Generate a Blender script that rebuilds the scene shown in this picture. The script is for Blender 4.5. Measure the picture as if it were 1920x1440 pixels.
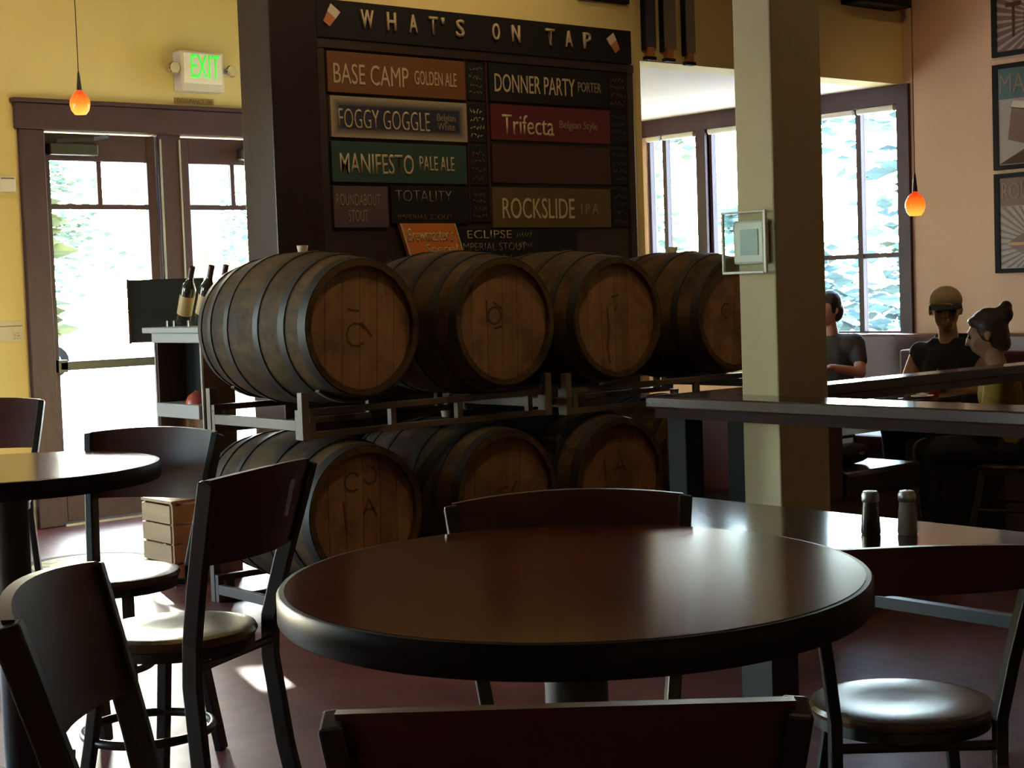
import bpy, bmesh, math, random
from mathutils import Vector, Matrix
random.seed(7)
for o in list(bpy.data.objects):
    bpy.data.objects.remove(o)
SC = bpy.context.scene
COL = SC.collection
PI = math.pi

# ------------------------------------------------------------------ camera
CAM_H = 1.38
F0 = Vector((.6428, .7660, 0)); R0 = Vector((.7660, -.6428, 0)); ZU = Vector((0, 0, 1))
pitch, roll = math.radians(3.43), math.atan(.035)
Fv = F0*math.cos(pitch) - ZU*math.sin(pitch); U0 = F0*math.sin(pitch) + ZU*math.cos(pitch)
Rv = R0*math.cos(roll) - U0*math.sin(roll); Uv = U0*math.cos(roll) + R0*math.sin(roll)
cd = bpy.data.cameras.new('camera'); cam = bpy.data.objects.new('camera', cd); COL.objects.link(cam)
cd.sensor_width = 36; cd.lens = 36*3000/1920; cd.clip_start = .05; cd.clip_end = 300
cam.matrix_world = Matrix(((Rv.x, Uv.x, -Fv.x, 0), (Rv.y, Uv.y, -Fv.y, 0), (Rv.z, Uv.z, -Fv.z, CAM_H), (0, 0, 0, 1)))
SC.camera = cam

# ------------------------------------------------------------------ sky, sun, exposure
SUN_EL, SUN_AZ = math.radians(25), math.atan2(.30, 1)      # sun stands beyond the doors (+Y, a little +X)
w = bpy.data.worlds.new('sky'); SC.world = w; w.use_nodes = True
nt = w.node_tree; bg = nt.nodes['Background']
sky = nt.nodes.new('ShaderNodeTexSky'); sky.sky_type = 'NISHITA'; sky.sun_disc = False
sky.sun_elevation = SUN_EL; sky.sun_rotation = SUN_AZ; sky.air_density = 1.0; sky.dust_density = 0.8; sky.ozone_density = 1.0
nt.links.new(sky.outputs['Color'], bg.inputs['Color']); bg.inputs['Strength'].default_value = 5.0
sl = bpy.data.lights.new('sun', 'SUN'); so = bpy.data.objects.new('sun', sl); COL.objects.link(so)
sl.energy = 44; sl.angle = math.radians(.6); sl.color = (1, .95, .86)
sd = Vector((math.sin(SUN_AZ)*math.cos(SUN_EL), math.cos(SUN_AZ)*math.cos(SUN_EL), math.sin(SUN_EL)))
so.rotation_euler = sd.to_track_quat('Z', 'Y').to_euler()
so.location = (8, 20, 12)
vs = SC.view_settings
vs.view_transform = 'Standard'; vs.look = 'None'; vs.gamma = 1; vs.use_curve_mapping = False
vs.exposure = 0.16
SC.cycles.max_bounces = 10; SC.cycles.diffuse_bounces = 6; SC.cycles.glossy_bounces = 4
SC.cycles.transparent_max_bounces = 16; SC.cycles.sample_clamp_indirect = 8
SC.cycles.caustics_reflective = False; SC.cycles.caustics_refractive = False

# ------------------------------------------------------------------ materials
def new_mat(name):
    m = bpy.data.materials.new(name); m.use_nodes = True
    return m, m.node_tree, m.node_tree.nodes['Principled BSDF']
def N(nt, t, **k):
    n = nt.nodes.new(t)
    for a, b in k.items():
        if hasattr(n, a): setattr(n, a, b)
        else: n.inputs[a].default_value = b
    return n
def c4(c): return (c[0], c[1], c[2], 1)
def plain(name, col, rough=.5, metal=0, spec=.5, vary=.12, scale=9, bump=.0, coat=0, rand=0):
    """Colour with soft noise variation (and optional variation from object to object)."""
    m, nt, b = new_mat(name)
    tc = N(nt, 'ShaderNodeTexCoord'); nz = N(nt, 'ShaderNodeTexNoise', Scale=scale, Detail=5.0, Roughness=.6)
    nt.links.new(tc.outputs['Object'], nz.inputs['Vector'])
    mx = N(nt, 'ShaderNodeMix', data_type='RGBA')
    mx.inputs['A'].default_value = c4([x*(1-vary) for x in col]); mx.inputs['B'].default_value = c4([min(1, x*(1+vary)) for x in col])
    nt.links.new(nz.outputs['Fac'], mx.inputs['Factor']); out = mx.outputs['Result']
    if rand:
        oi = N(nt, 'ShaderNodeObjectInfo'); mr = N(nt, 'ShaderNodeMapRange'); mr.inputs['To Min'].default_value = 1-rand; mr.inputs['To Max'].default_value = 1+rand
        nt.links.new(oi.outputs['Random'], mr.inputs['Value'])
        hs = N(nt, 'ShaderNodeHueSaturation'); nt.links.new(mr.outputs['Result'], hs.inputs['Value']); nt.links.new(out, hs.inputs['Color']); out = hs.outputs['Color']
    nt.links.new(out, b.inputs['Base Color'])
    b.inputs['Roughness'].default_value = rough; b.inputs['Metallic'].default_value = metal; b.inputs['Specular IOR Level'].default_value = spec
    if coat: b.inputs['Coat Weight'].default_value = coat; b.inputs['Coat Roughness'].default_value = .08
    if bump:
        bp = N(nt, 'ShaderNodeBump', Strength=bump, Distance=.01); nt.links.new(nz.outputs['Fac'], bp.inputs['Height']); nt.links.new(bp.outputs['Normal'], b.inputs['Normal'])
    return m
def wood(name, c1, c2, rough=.4, axis='Z', scale=14, stretch=.08, coat=0, stain=None, rand=0, bump=.15):
    """Grain stretched along one local axis, with optional stains."""
    m, nt, b = new_mat(name)
    tc = N(nt, 'ShaderNodeTexCoord'); mp = N(nt, 'ShaderNodeMapping')
    s = [1, 1, 1]; s['XYZ'.index(axis)] = stretch; mp.inputs['Scale'].default_value = s
    nt.links.new(tc.outputs['Object'], mp.inputs['Vector'])
    nz = N(nt, 'ShaderNodeTexNoise', Scale=scale, Detail=7.0, Roughness=.65, Distortion=.6); nt.links.new(mp.outputs['Vector'], nz.inputs['Vector'])
    rp = N(nt, 'ShaderNodeValToRGB'); rp.color_ramp.elements[0].position = .3; rp.color_ramp.elements[1].position = .72
    rp.color_ramp.elements[0].color = c4(c1); rp.color_ramp.elements[1].color = c4(c2); nt.links.new(nz.outputs['Fac'], rp.inputs['Fac']); out = rp.outputs['Color']
    if stain:
        n2 = N(nt, 'ShaderNodeTexNoise', Scale=4.5, Detail=8.0, Roughness=.72)
        ge = N(nt, 'ShaderNodeNewGeometry'); nt.links.new(ge.outputs['Position'], n2.inputs['Vector'])
        r2 = N(nt, 'ShaderNodeValToRGB'); r2.color_ramp.elements[0].position = .46; r2.color_ramp.elements[1].position = .64
        nt.links.new(n2.outputs['Fac'], r2.inputs['Fac'])
        mx = N(nt, 'ShaderNodeMix', data_type='RGBA'); nt.links.new(r2.outputs['Color'], mx.inputs['Factor']); nt.links.new(out, mx.inputs['A']); mx.inputs['B'].default_value = c4(stain); out = mx.outputs['Result']
    if rand:
        oi = N(nt, 'ShaderNodeObjectInfo'); mr = N(nt, 'ShaderNodeMapRange'); mr.inputs['To Min'].default_value = 1-rand; mr.inputs['To Max'].default_value = 1+rand
        nt.links.new(oi.outputs['Random'], mr.inputs['Value'])
        hs = N(nt, 'ShaderNodeHueSaturation'); nt.links.new(mr.outputs['Result'], hs.inputs['Value']); nt.links.new(out, hs.inputs['Color']); out = hs.outputs['Color']
    nt.links.new(out, b.inputs['Base Color']); b.inputs['Roughness'].default_value = rough
    if coat: b.inputs['Coat Weight'].default_value = coat; b.inputs['Coat Roughness'].default_value = .06
    if bump:
        bp = N(nt, 'ShaderNodeBump', Strength=bump, Distance=.004); nt.links.new(nz.outputs['Fac'], bp.inputs['Height']); nt.links.new(bp.outputs['Normal'], b.inputs['Normal'])
    return m
def glow(name, col, strength, base=None):
    m, nt, b = new_mat(name); b.inputs['Base Color'].default_value = c4(base or col)
    b.inputs['Emission Color'].default_value = c4(col); b.inputs['Emission Strength'].default_value = strength
    return m
def glass_pane(name):
    m, nt, b = new_mat(name); nt.nodes.remove(b)
    tr = N(nt, 'ShaderNodeBsdfTransparent'); tr.inputs['Color'].default_value = (.93, .97, .96, 1)
    gl = N(nt, 'ShaderNodeBsdfGlossy'); gl.inputs['Roughness'].default_value = .02
    fr = N(nt, 'ShaderNodeFresnel'); fr.inputs['IOR'].default_value = 1.45
    ge = N(nt, 'ShaderNodeNewGeometry'); iv = N(nt, 'ShaderNodeMath', operation='SUBTRACT'); iv.inputs[0].default_value = 1; nt.links.new(ge.outputs['Backfacing'], iv.inputs[1])
    ml = N(nt, 'ShaderNodeMath', operation='MULTIPLY'); nt.links.new(fr.outputs[0], ml.inputs[0]); nt.links.new(iv.outputs[0], ml.inputs[1])
    mx = N(nt, 'ShaderNodeMixShader'); nt.links.new(ml.outputs[0], mx.inputs[0]); nt.links.new(tr.outputs[0], mx.inputs[1]); nt.links.new(gl.outputs[0], mx.inputs[2])
    nt.links.new(mx.outputs[0], nt.nodes['Material Output'].inputs['Surface'])
    return m

M = {}
M['yellow'] = plain('yellow_paint', (.75, .63, .28), .75, vary=.06, scale=3, bump=.02)
M['tan'] = plain('shaded_yellow_paint', (.72, .47, .33), .75, vary=.06, scale=3, bump=.02)  # the yellow wall paint again, its shade and pinkish cast put into the colour
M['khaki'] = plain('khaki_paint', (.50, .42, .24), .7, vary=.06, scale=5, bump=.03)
M['white_ceiling'] = plain('white_ceiling_paint', (.74, .67, .58), .85, vary=.02)
M['dark_ceiling'] = plain('dark_ceiling_paint', (.30, .24, .15), .85, vary=.05)
M['dark_wall'] = plain('dark_wall_paint', (.22, .15, .09), .8, vary=.06)
M['trim'] = wood('dark_red_trim', (.034, .011, .021), (.060, .020, .036), .5, 'Z', 18, .1)
M['trim_h'] = wood('dark_red_trim_cross', (.034, .011, .021), (.060, .020, .036), .5, 'X', 18, .1)
M['board'] = wood('black_brown_panelling', (.014, .008, .007), (.028, .013, .010), .5, 'Z', 14, .1)
M['pillar'] = wood('pillar_wood', (.016, .008, .011), (.028, .013, .017), .3, 'Z', 14, .1)
M['board_red'] = wood('dark_red_board', (.030, .007, .006), (.045, .011, .009), .5, 'X', 14, .1)
M['table'] = wood('polished_mahogany', (.085, .014, .007), (.14, .024, .012), .13, 'X', 10, .12, bump=.012)
M['table'].node_tree.nodes['Principled BSDF'].inputs['Specular IOR Level'].default_value = .5
M['table_edge'] = plain('black_table_edge', (.009, .007, .006), .42, spec=.22, vary=.1)
M['dark_table'] = wood('dark_table_wood', (.030, .013, .010), (.040, .016, .012), .12, 'X', 10, .12, coat=.12, bump=.02)
M['chair_wood'] = wood('chair_back_wood', (.055, .016, .012), (.10, .028, .020), .38, 'X', 12, .12)
M['seat_wood'] = wood('seat_wood', (.07, .040, .022), (.12, .070, .036), .24, 'X', 12, .12, bump=.03)
M['black_metal'] = plain('black_metal', (.016, .017, .018), .36, metal=.0, spec=.6, vary=.1)
M['counter'] = wood('counter_wood', (.024, .011, .010), (.045, .020, .017), .16, 'Y', 12, .1, coat=.3, bump=.02)
M['oak'] = wood('weathered_oak', (.050, .029, .011), (.108, .063, .025), .75, 'Y', 16, .09, stain=(.024, .015, .009), rand=.07)
M['oak_head'] = wood('oak_head', (.17, .085, .032), (.29, .155, .062), .6, 'Z', 16, .09, stain=(.12, .060, .028), rand=.12)
M['oak'].node_tree.nodes['Principled BSDF'].inputs['Specular IOR Level'].default_value = .25
M['hoop'] = plain('dull_hoop_steel', (.036, .031, .027), .55, metal=.4, vary=.25, scale=14)
M['rack'] = plain('rack_steel', (.13, .10, .075), .5, metal=.2, vary=.2)
M['stencil'] = plain('faded_stencil', (.07, .035, .016), .8, vary=.5, scale=60)
M['bung'] = plain('pale_bung', (.5, .40, .27), .6)
M['white_plastic'] = plain('white_plastic', (.72, .70, .62), .4, vary=.03)
M['chrome'] = plain('chrome', (.75, .75, .75), .12, metal=1, vary=.02)
M['steel'] = plain('brushed_steel', (.42, .42, .42), .35, metal=.8, vary=.08)
M['exit_green'] = glow('exit_green', (.05, .85, .06), .55)
M['cream'] = plain('cream_lettering', (.42, .34, .22), .6, vary=.06)
M['dim_cream'] = plain('faded_lettering', (.22, .17, .13), .6, vary=.06)
M['glass'] = glass_pane('window_glass')
M['black'] = plain('matt_black', (.011, .011, .012), .7, spec=.2)
M['bottle'] = plain('dark_bottle_glass', (.02, .026, .016), .06, spec=.8)
M['bottle_label'] = plain('gold_bottle_label', (.50, .36, .14), .45)
M['foil'] = plain('dark_red_foil', (.05, .015, .015), .3)
M['grey_wood'] = wood('painted_grey_wood', (.36, .36, .35), (.46, .46, .45), .45, 'Y', 12, .1)
M['brown_wood'] = wood('brown_wood', (.15, .07, .03), (.26, .13, .06), .5, 'Z', 12, .1)
M['dark_brown'] = wood('dark_brown_wood', (.05, .028, .016), (.085, .045, .025), .5, 'Z', 12, .1)
M['crate'] = wood('pale_crate_wood', (.42, .26, .12), (.58, .37, .19), .6, 'Y', 12, .1)
M['red_vinyl'] = plain('maroon_vinyl', (.10, .032, .026), .4, vary=.15)
M['apron'] = plain('dark_apron', (.028, .014, .012), .8, spec=.12)
M['dark_vinyl'] = plain('dark_vinyl', (.022, .020, .022), .22, vary=.1)

# floor: stained concrete, red brown with darker clouds
m, nt, b = new_mat('stained_concrete'); M['floor'] = m
tc = N(nt, 'ShaderNodeTexCoord'); n1 = N(nt, 'ShaderNodeTexNoise', Scale=1.6, Detail=8.0, Roughness=.62, Distortion=.8); n2 = N(nt, 'ShaderNodeTexNoise', Scale=14.0, Detail=4.0)
nt.links.new(tc.outputs['Object'], n1.inputs['Vector']); nt.links.new(tc.outputs['Object'], n2.inputs['Vector'])
rp = N(nt, 'ShaderNodeValToRGB'); nt.links.new(n1.outputs['Fac'], rp.inputs['Fac'])
rp.color_ramp.elements[0].position = .32; rp.color_ramp.elements[0].color = (.105, .028, .022, 1); rp.color_ramp.elements[1].position = .7; rp.color_ramp.elements[1].color = (.27, .095, .082, 1)
mx = N(nt, 'ShaderNodeMix', data_type='RGBA', blend_type='MULTIPLY'); mx.inputs['Factor'].default_value = .35
nt.links.new(rp.outputs['Color'], mx.inputs['A']); nt.links.new(n2.outputs['Fac'], mx.inputs['B']); nt.links.new(mx.outputs['Result'], b.inputs['Base Color'])
mr = N(nt, 'ShaderNodeMapRange'); mr.inputs['To Min'].default_value = .34; mr.inputs['To Max'].default_value = .58; b.inputs['Specular IOR Level'].default_value = .32; nt.links.new(n2.outputs['Fac'], mr.inputs['Value']); nt.links.new(mr.outputs['Result'], b.inputs['Roughness'])

# ------------------------------------------------------------------ mesh helpers
class MB:
    def __init__(s): s.v = []; s.f = []
    def add(s, vs, fs):
        k = len(s.v); s.v += [tuple(v) for v in vs]; s.f += [tuple(i+k for i in f) for f in fs]; return s
    def box(s, x0, x1, y0, y1, z0, z1):
        vs = [(x, y, z) for z in (z0, z1) for y in (y0, y1) for x in (x0, x1)]
        return s.add(vs, [(0, 2, 3, 1), (4, 5, 7, 6), (0, 1, 5, 4), (2, 6, 7, 3), (0, 4, 6, 2), (1, 3, 7, 5)])
    def prism(s, pts, axis, a, b):
        """polygon pts (2-D) pushed along an axis from a to b"""
        def P(p, t): return {'X': (t, p[0], p[1]), 'Y': (p[0], t, p[1]), 'Z': (p[0], p[1], t)}[axis]
        n = len(pts); vs = [P(p, a) for p in pts] + [P(p, b) for p in pts]
        return s.add(vs, [tuple(range(n))[::-1], tuple(range(n, 2*n))] + [(i, (i+1) % n, n+(i+1) % n, n+i) for i in range(n)])
    def lathe(s, prof, n=32, center=(0, 0, 0), axis='Z', cap=True):
        """profile of (radius, height) pairs"""
        vs, fs = [], []
        for r, h in prof:
            for i in range(n):
                a = 2*PI*i/n; x, y = r*math.cos(a), r*math.sin(a)
                p = {'Z': (x, y, h), 'Y': (x, h, y), 'X': (h, x, y)}[axis]
                vs.append((p[0]+center[0], p[1]+center[1], p[2]+center[2]))
        for j in range(len(prof)-1):
            for i in range(n):
                fs.append((j*n+i, j*n+(i+1) % n, (j+1)*n+(i+1) % n, (j+1)*n+i))
        if cap: fs += [tuple(range(n))[::-1], tuple(range((len(prof)-1)*n, len(prof)*n))]
        return s.add(vs, fs)
    def sweep(s, path, wdt, dep, side=(1, 0, 0)):
        """rectangular bar along a path; wdt along 'side', dep across"""
        path = [Vector(p) for p in path]; side = Vector(side); vs = []
        for i, p in enumerate(path):
            t = (path[min(i+1, len(path)-1)] - path[max(i-1, 0)]).normalized()
            d = t.cross(side).normalized(); sd_ = d.cross(t).normalized()
            vs += [p + sd_*(a*wdt/2) + d*(b_*dep/2) for a, b_ in ((-1, -1), (1, -1), (1, 1), (-1, 1))]
        n = len(path); fs = [(3, 2, 1, 0), (4*n-4, 4*n-3, 4*n-2, 4*n-1)]
        for j in range(n-1):
            for i in range(4): fs.append((4*j+i, 4*j+(i+1) % 4, 4*j+4+(i+1) % 4, 4*j+4+i))
        return s.add(vs, fs)
    def tube(s, path, r, n=10, closed=False, r2=None):
        path = [Vector(p) for p in path]; L = len(path); vs, fs = [], []
        up = Vector((0, 0, 1))
        for i, p in enumerate(path):
            if closed: t = (path[(i+1) % L] - path[i-1]).normalized()
            else: t = (path[min(i+1, L-1)] - path[max(i-1, 0)]).normalized()
            a = t.cross(up if abs(t.z) < .9 else Vector((1, 0, 0))).normalized(); b_ = t.cross(a)
            rr = r if r2 is None else r + (r2-r)*i/(L-1)
            vs += [p + (a*math.cos(2*PI*k/n) + b_*math.sin(2*PI*k/n))*rr for k in range(n)]
        for j in range(L if closed else L-1):
            for k in range(n): fs.append((j*n+k, j*n+(k+1) % n, ((j+1) % L)*n+(k+1) % n, ((j+1) % L)*n+k))
        if not closed: fs += [tuple(range(n))[::-1], tuple(range((L-1)*n, L*n))]
        return s.add(vs, fs)
    def ball(s, c, r, n=14, m_=9, sc=(1, 1, 1)):
        vs = [(c[0], c[1], c[2]-r*sc[2])]
        for j in range(1, m_):
            t = PI*j/m_ - PI/2
            for i in range(n):
                a = 2*PI*i/n; vs.append((c[0]+r*sc[0]*math.cos(t)*math.cos(a), c[1]+r*sc[1]*math.cos(t)*math.sin(a), c[2]+r*sc[2]*math.sin(t)))
        vs.append((c[0], c[1], c[2]+r*sc[2])); fs = []
        for i in range(n): fs.append((0, 1+(i+1) % n, 1+i))
        for j in range(m_-2):
            for i in range(n): fs.append((1+j*n+i, 1+j*n+(i+1) % n, 1+(j+1)*n+(i+1) % n, 1+(j+1)*n+i))
        k = 1+(m_-2)*n
        for i in range(n): fs.append((k+i, k+(i+1) % n, len(vs)-1))
        return s.add(vs, fs)
    def mesh(s, name, mat, smooth=False, bevel=0):
        me = bpy.data.meshes.new(name); me.from_pydata(s.v, [], s.f)
        bm = bmesh.new(); bm.from_mesh(me); bmesh.ops.recalc_face_normals(bm, faces=bm.faces)
        if bevel: bmesh.ops.bevel(bm, geom=[e for e in bm.edges if e.calc_face_angle(0) > .6], offset=bevel, segments=2, affect='EDGES', profile=.5)
        bm.to_mesh(me); bm.free()
        me.materials.append(mat)
        if smooth:
            for p in me.polygons: p.use_smooth = True
            me.set_sharp_from_angle(angle=math.radians(40))
        return me
    def build(s, name, mat, parent=None, loc=(0, 0, 0), rot=(0, 0, 0), smooth=False, bevel=0):
        o = bpy.data.objects.new(name, s.mesh(name, M[mat] if isinstance(mat, str) else mat, smooth, bevel))
        COL.objects.link(o); o.parent = parent; o.location = loc; o.rotation_euler = rot
        return o
def tag(o, label=None, cat=None, group=None, kind=None):
    if label: o['label'] = label
    if cat: o['category'] = cat
    if group: o['group'] = group
    if kind: o['kind'] = kind
    return o
def thing(name, label, cat, loc=(0, 0, 0), rz=0, group=None):
    o = bpy.data.objects.new(name, None); COL.objects.link(o); o.location = loc; o.rotation_euler = (0, 0, rz); o.empty_display_size = .1
    return tag(o, label, cat, group)
def struct(o): o['kind'] = 'structure'; return o
def dup(root, loc, rot=None, label=None, parent=None):
    r = root.copy(); COL.objects.link(r); r.parent = parent
    if loc is not None: r.location = loc
    if rot is not None: r.rotation_euler = rot
    if label: r['label'] = label
    for ch in list(root.children): dup(ch, None, parent=r)
    return r
def plan(xc, zc): return (R0*xc + F0*zc)
def lin(a, b, n): return [a + (b-a)*i/(n-1) for i in range(n)]

FONT = None
def text_mesh(name, txt, x0, x1, z0, z1, mat, parent, y=0, facing='Y', depth=.002, align_y0=None, bold=0):
    """Lettering fitted to a rectangle; facing 'Y' reads from -Y, 'X' reads from -X (x0 is then the reading-left Y)."""
    cu = bpy.data.curves.new(name, 'FONT'); cu.body = txt; cu.resolution_u = 3; cu.size = 1; cu.extrude = 0; cu.offset = bold; cu.space_line = .85
    if '\n' in txt: cu.align_x = 'CENTER'
    t = bpy.data.objects.new(name+'_curve', cu); COL.objects.link(t)
    me = bpy.data.meshes.new_from_object(t.evaluated_get(bpy.context.evaluated_depsgraph_get()))
    bpy.data.objects.remove(t)
    bm = bmesh.new(); bm.from_mesh(me)
    xs = [v.co.x for v in bm.verts]; ys = [v.co.y for v in bm.verts]; a, b_, c, d = min(xs), max(xs), min(ys), max(ys)
    r = bmesh.ops.extrude_face_region(bm, geom=list(bm.faces)); front = [g for g in r['geom'] if isinstance(g, bmesh.types.BMVert)]
    fr = set(front)
    for v in bm.verts:
        u = (v.co.x-a)/(b_-a); q = (v.co.y-c)/(d-c); t_ = depth if v in fr else 0
        X = x0+(x1-x0)*u; Z = z0+(z1-z0)*q
        v.co = (X, y-t_, Z) if facing == 'Y' else (y-t_, X, Z)
    bmesh.ops.recalc_face_normals(bm, faces=bm.faces)
    me2 = bpy.data.meshes.new(name); bm.to_mesh(me2); bm.free(); me2.materials.append(M[mat] if isinstance(mat, str) else mat)
    o = bpy.data.objects.new(name, me2); COL.objects.link(o); o.parent = parent
    return o

# ================================================================== SETTING
YD, XW, YB = 9.41, 9.37, 6.80            # door wall, window wall, tap-board wall
X0, Y0, ZC = -4.0, -3.2, 4.2             # left wall, wall behind the viewer, ceiling
T = .16
def wall(name, axis, plane, thick, a0, a1, z0, z1, openings, mat):
    """Wall slab with rectangular openings, one welded mesh. axis 'Y': spans X at Y=plane."""
    As = sorted({a0, a1, *[o[0] for o in openings], *[o[1] for o in openings]}); Zs = sorted({z0, z1, *[o[2] for o in openings], *[o[3] for o in openings]})
    solid = lambda i, j: 0 <= i < len(As)-1 and 0 <= j < len(Zs)-1 and not any(o[0] <= (As[i]+As[i+1])/2 <= o[1] and o[2] <= (Zs[j]+Zs[j+1])/2 <= o[3] for o in openings)
    P = lambda a, t, z: (a, t, z) if axis == 'Y' else (t, a, z)
    p0, p1 = plane, plane+thick; mb = MB()
    for i in range(len(As)-1):
        for j in range(len(Zs)-1):
            if not solid(i, j): continue
            a, b_, c, d = As[i], As[i+1], Zs[j], Zs[j+1]
            q = [((a, c), (b_, c), (b_, d), (a, d))]
            mb.add([P(x, p0, z) for x, z in q[0]], [(0, 1, 2, 3)]); mb.add([P(x, p1, z) for x, z in q[0]], [(3, 2, 1, 0)])
            for di, dj, e in ((-1, 0, ((a, c), (a, d))), (1, 0, ((b_, c), (b_, d))), (0, -1, ((a, c), (b_, c))), (0, 1, ((a, d), (b_, d)))):
                if not solid(i+di, j+dj): mb.add([P(*(e[0][0], p0, e[0][1])), P(*(e[1][0], p0, e[1][1])), P(*(e[1][0], p1, e[1][1])), P(*(e[0][0], p1, e[0][1]))], [(0, 1, 2, 3)])
    me = bpy.data.meshes.new(name); me.from_pydata(mb.v, [], mb.f); bm = bmesh.new(); bm.from_mesh(me)
    bmesh.ops.remove_doubles(bm, verts=bm.verts, dist=1e-4); bmesh.ops.recalc_face_normals(bm, faces=bm.faces); bm.to_mesh(me); bm.free()
    me.materials.append(M[mat]); o = bpy.data.objects.new(name, me); COL.objects.link(o)
    return struct(o)

struct(MB().box(X0-T, XW+T, Y0-T, YD+T, -.2, 0).build('floor', 'floor'))
struct(MB().box(X0-T, XW+T, Y0-T, YD+T, ZC, ZC+.15).build('ceiling', 'dark_ceiling'))
DOOR_OPEN = (4.20, 5.95, 0, 2.45)
wall('wall_back', 'Y', YD, T, X0-T, XW+T, 0, ZC, [DOOR_OPEN, (-.6, 1.4, .5, 2.6)], 'yellow')
WIN = [(8.76, 9.36), (7.86, 8.70), (6.86, 7.56)]
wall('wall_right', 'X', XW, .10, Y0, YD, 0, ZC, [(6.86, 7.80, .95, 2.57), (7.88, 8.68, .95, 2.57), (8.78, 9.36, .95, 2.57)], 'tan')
wall('wall_left', 'X', X0, -T, Y0, YD, 0, ZC, [(7.0, 9.0, .5, 2.6)], 'dark_wall')
wall('wall_front', 'Y', Y0, -T, X0-T, XW+T, 0, ZC, [], 'dark_wall')
# partition that carries the tap board, and the wall over the window bay
pw = [(6.80, 9.37, 0, 2.70)]
wall('wall_center', 'Y', YB+.02, .2, 4.30, 9.37, 0, ZC, pw, 'yellow')
struct(MB().box(6.80, XW, YB+.22, YD, 2.70, 2.85).build('ceiling', 'white_ceiling'))
struct(MB().box(6.80, 6.90, YB+.22, YD, 2.85, ZC).build('wall_center', 'yellow'))

# ---- door frame
tr = MB(); tr.box(4.04, 4.20, YD-.035, YD+T, 0, 2.45); struct(tr.build('trim_1', 'trim', bevel=.006))
tr = MB(); tr.box(5.95, 6.11, YD-.035, YD+T, 0, 2.45); struct(tr.build('trim_2', 'trim', bevel=.006))
tr = MB(); tr.box(4.02, 6.13, YD-.045, YD+.02, 2.45, 2.61); struct(tr.build('trim_3', 'trim_h', bevel=.006))
tr = MB(); tr.box(4.0, 6.15, YD-.06, YD, 2.61, 2.635); struct(tr.build('trim_4', 'trim_h', bevel=.004))
tr = MB(); tr.box(4.99, 5.16, YD+.02, YD+T, 0, 2.45); tm = struct(tr.build('trim_5', 'trim', bevel=.006))
MB().box(5.00, 5.012, YD+.008, YD+.02, .02, 2.42).build('weather_strip', 'steel', tm); MB().box(5.138, 5.15, YD+.008, YD+.02, .02, 2.42).build('weather_strip', 'steel', tm)
def door_leaf(name, x0, x1, hinge):
    t = thing(name, None, None); struct(t); yl0, yl1 = YD+.05, YD+.095
    gx0, gx1 = x0+.062, x1-.062; gz0, gz1, zm = .27, 2.27, 1.985
    for (a, b_) in ((x0, gx0), (gx1, x1)): MB().box(a, b_, yl0, yl1, .01, 2.44).build('stile', 'trim', t, bevel=.004)
    MB().box(gx0, gx1, yl0, yl1, .01, gz0).build('bottom_rail', 'trim_h', t, bevel=.004)
    MB().box(gx0, gx1, yl0, yl1, gz1, 2.44).build('top_rail', 'trim_h', t, bevel=.004)
    MB().box(gx0, gx1, yl0+.008, yl1-.008, zm-.016, zm+.016).build('muntin', 'trim_h', t)
    xm = (gx0+gx1)/2; MB().box(xm-.016, xm+.016, yl0+.008, yl1-.008, zm+.016, gz1).build('muntin', 'trim', t)
    for (a, b_, c, d) in ((gx0, gx1, gz0, zm-.016), (gx0, xm-.016, zm+.016, gz1), (xm+.016, gx1, zm+.016, gz1)):
        MB().box(a, b_, yl0+.02, yl0+.026, c, d).build('pane', 'glass', t)
    pb = MB(); pb.box(x0+.03, x1-.03, yl0-.075, yl0-.045, .965, 1.02); p = pb.build('push_bar', 'black_metal', t, bevel=.006)
    for xx in (x0+.02, x1-.08): MB().box(xx, xx+.06, yl0-.075, yl0, .955, 1.03).build('bar_bracket', 'black_metal', p)
    xc = x0+.04 if hinge < 0 else x1-.36
    c = MB().box(xc, xc+.32, yl0-.07, yl0, 2.30, 2.375).build('door_closer', 'black_metal', t, bevel=.008)
    MB().sweep([(xc+.05, yl0-.05, 2.385), (xc+.28, yl0-.09, 2.40), (xc+.40, YD+.0, 2.425)], .025, .012, (0, 0, 1)).build('closer_arm', 'black_metal', c)
    return t
door_leaf('door_1', 4.20, 4.985, -1)
door_leaf('door_2', 5.165, 5.95, 1)
struct(MB().box(4.2, 5.95, YD-.06, YD+T, 0, .014).build('trim_6', 'steel'))
tag(MB().box(3.02, 4.02, YD-.02, YD, 0, .14).build('baseboard_back', 'trim_h'), kind='structure')
tag(MB().box(XW-.02, XW, Y0, 6.84, 0, .14).build('baseboard_right', 'trim'), kind='structure')

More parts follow.
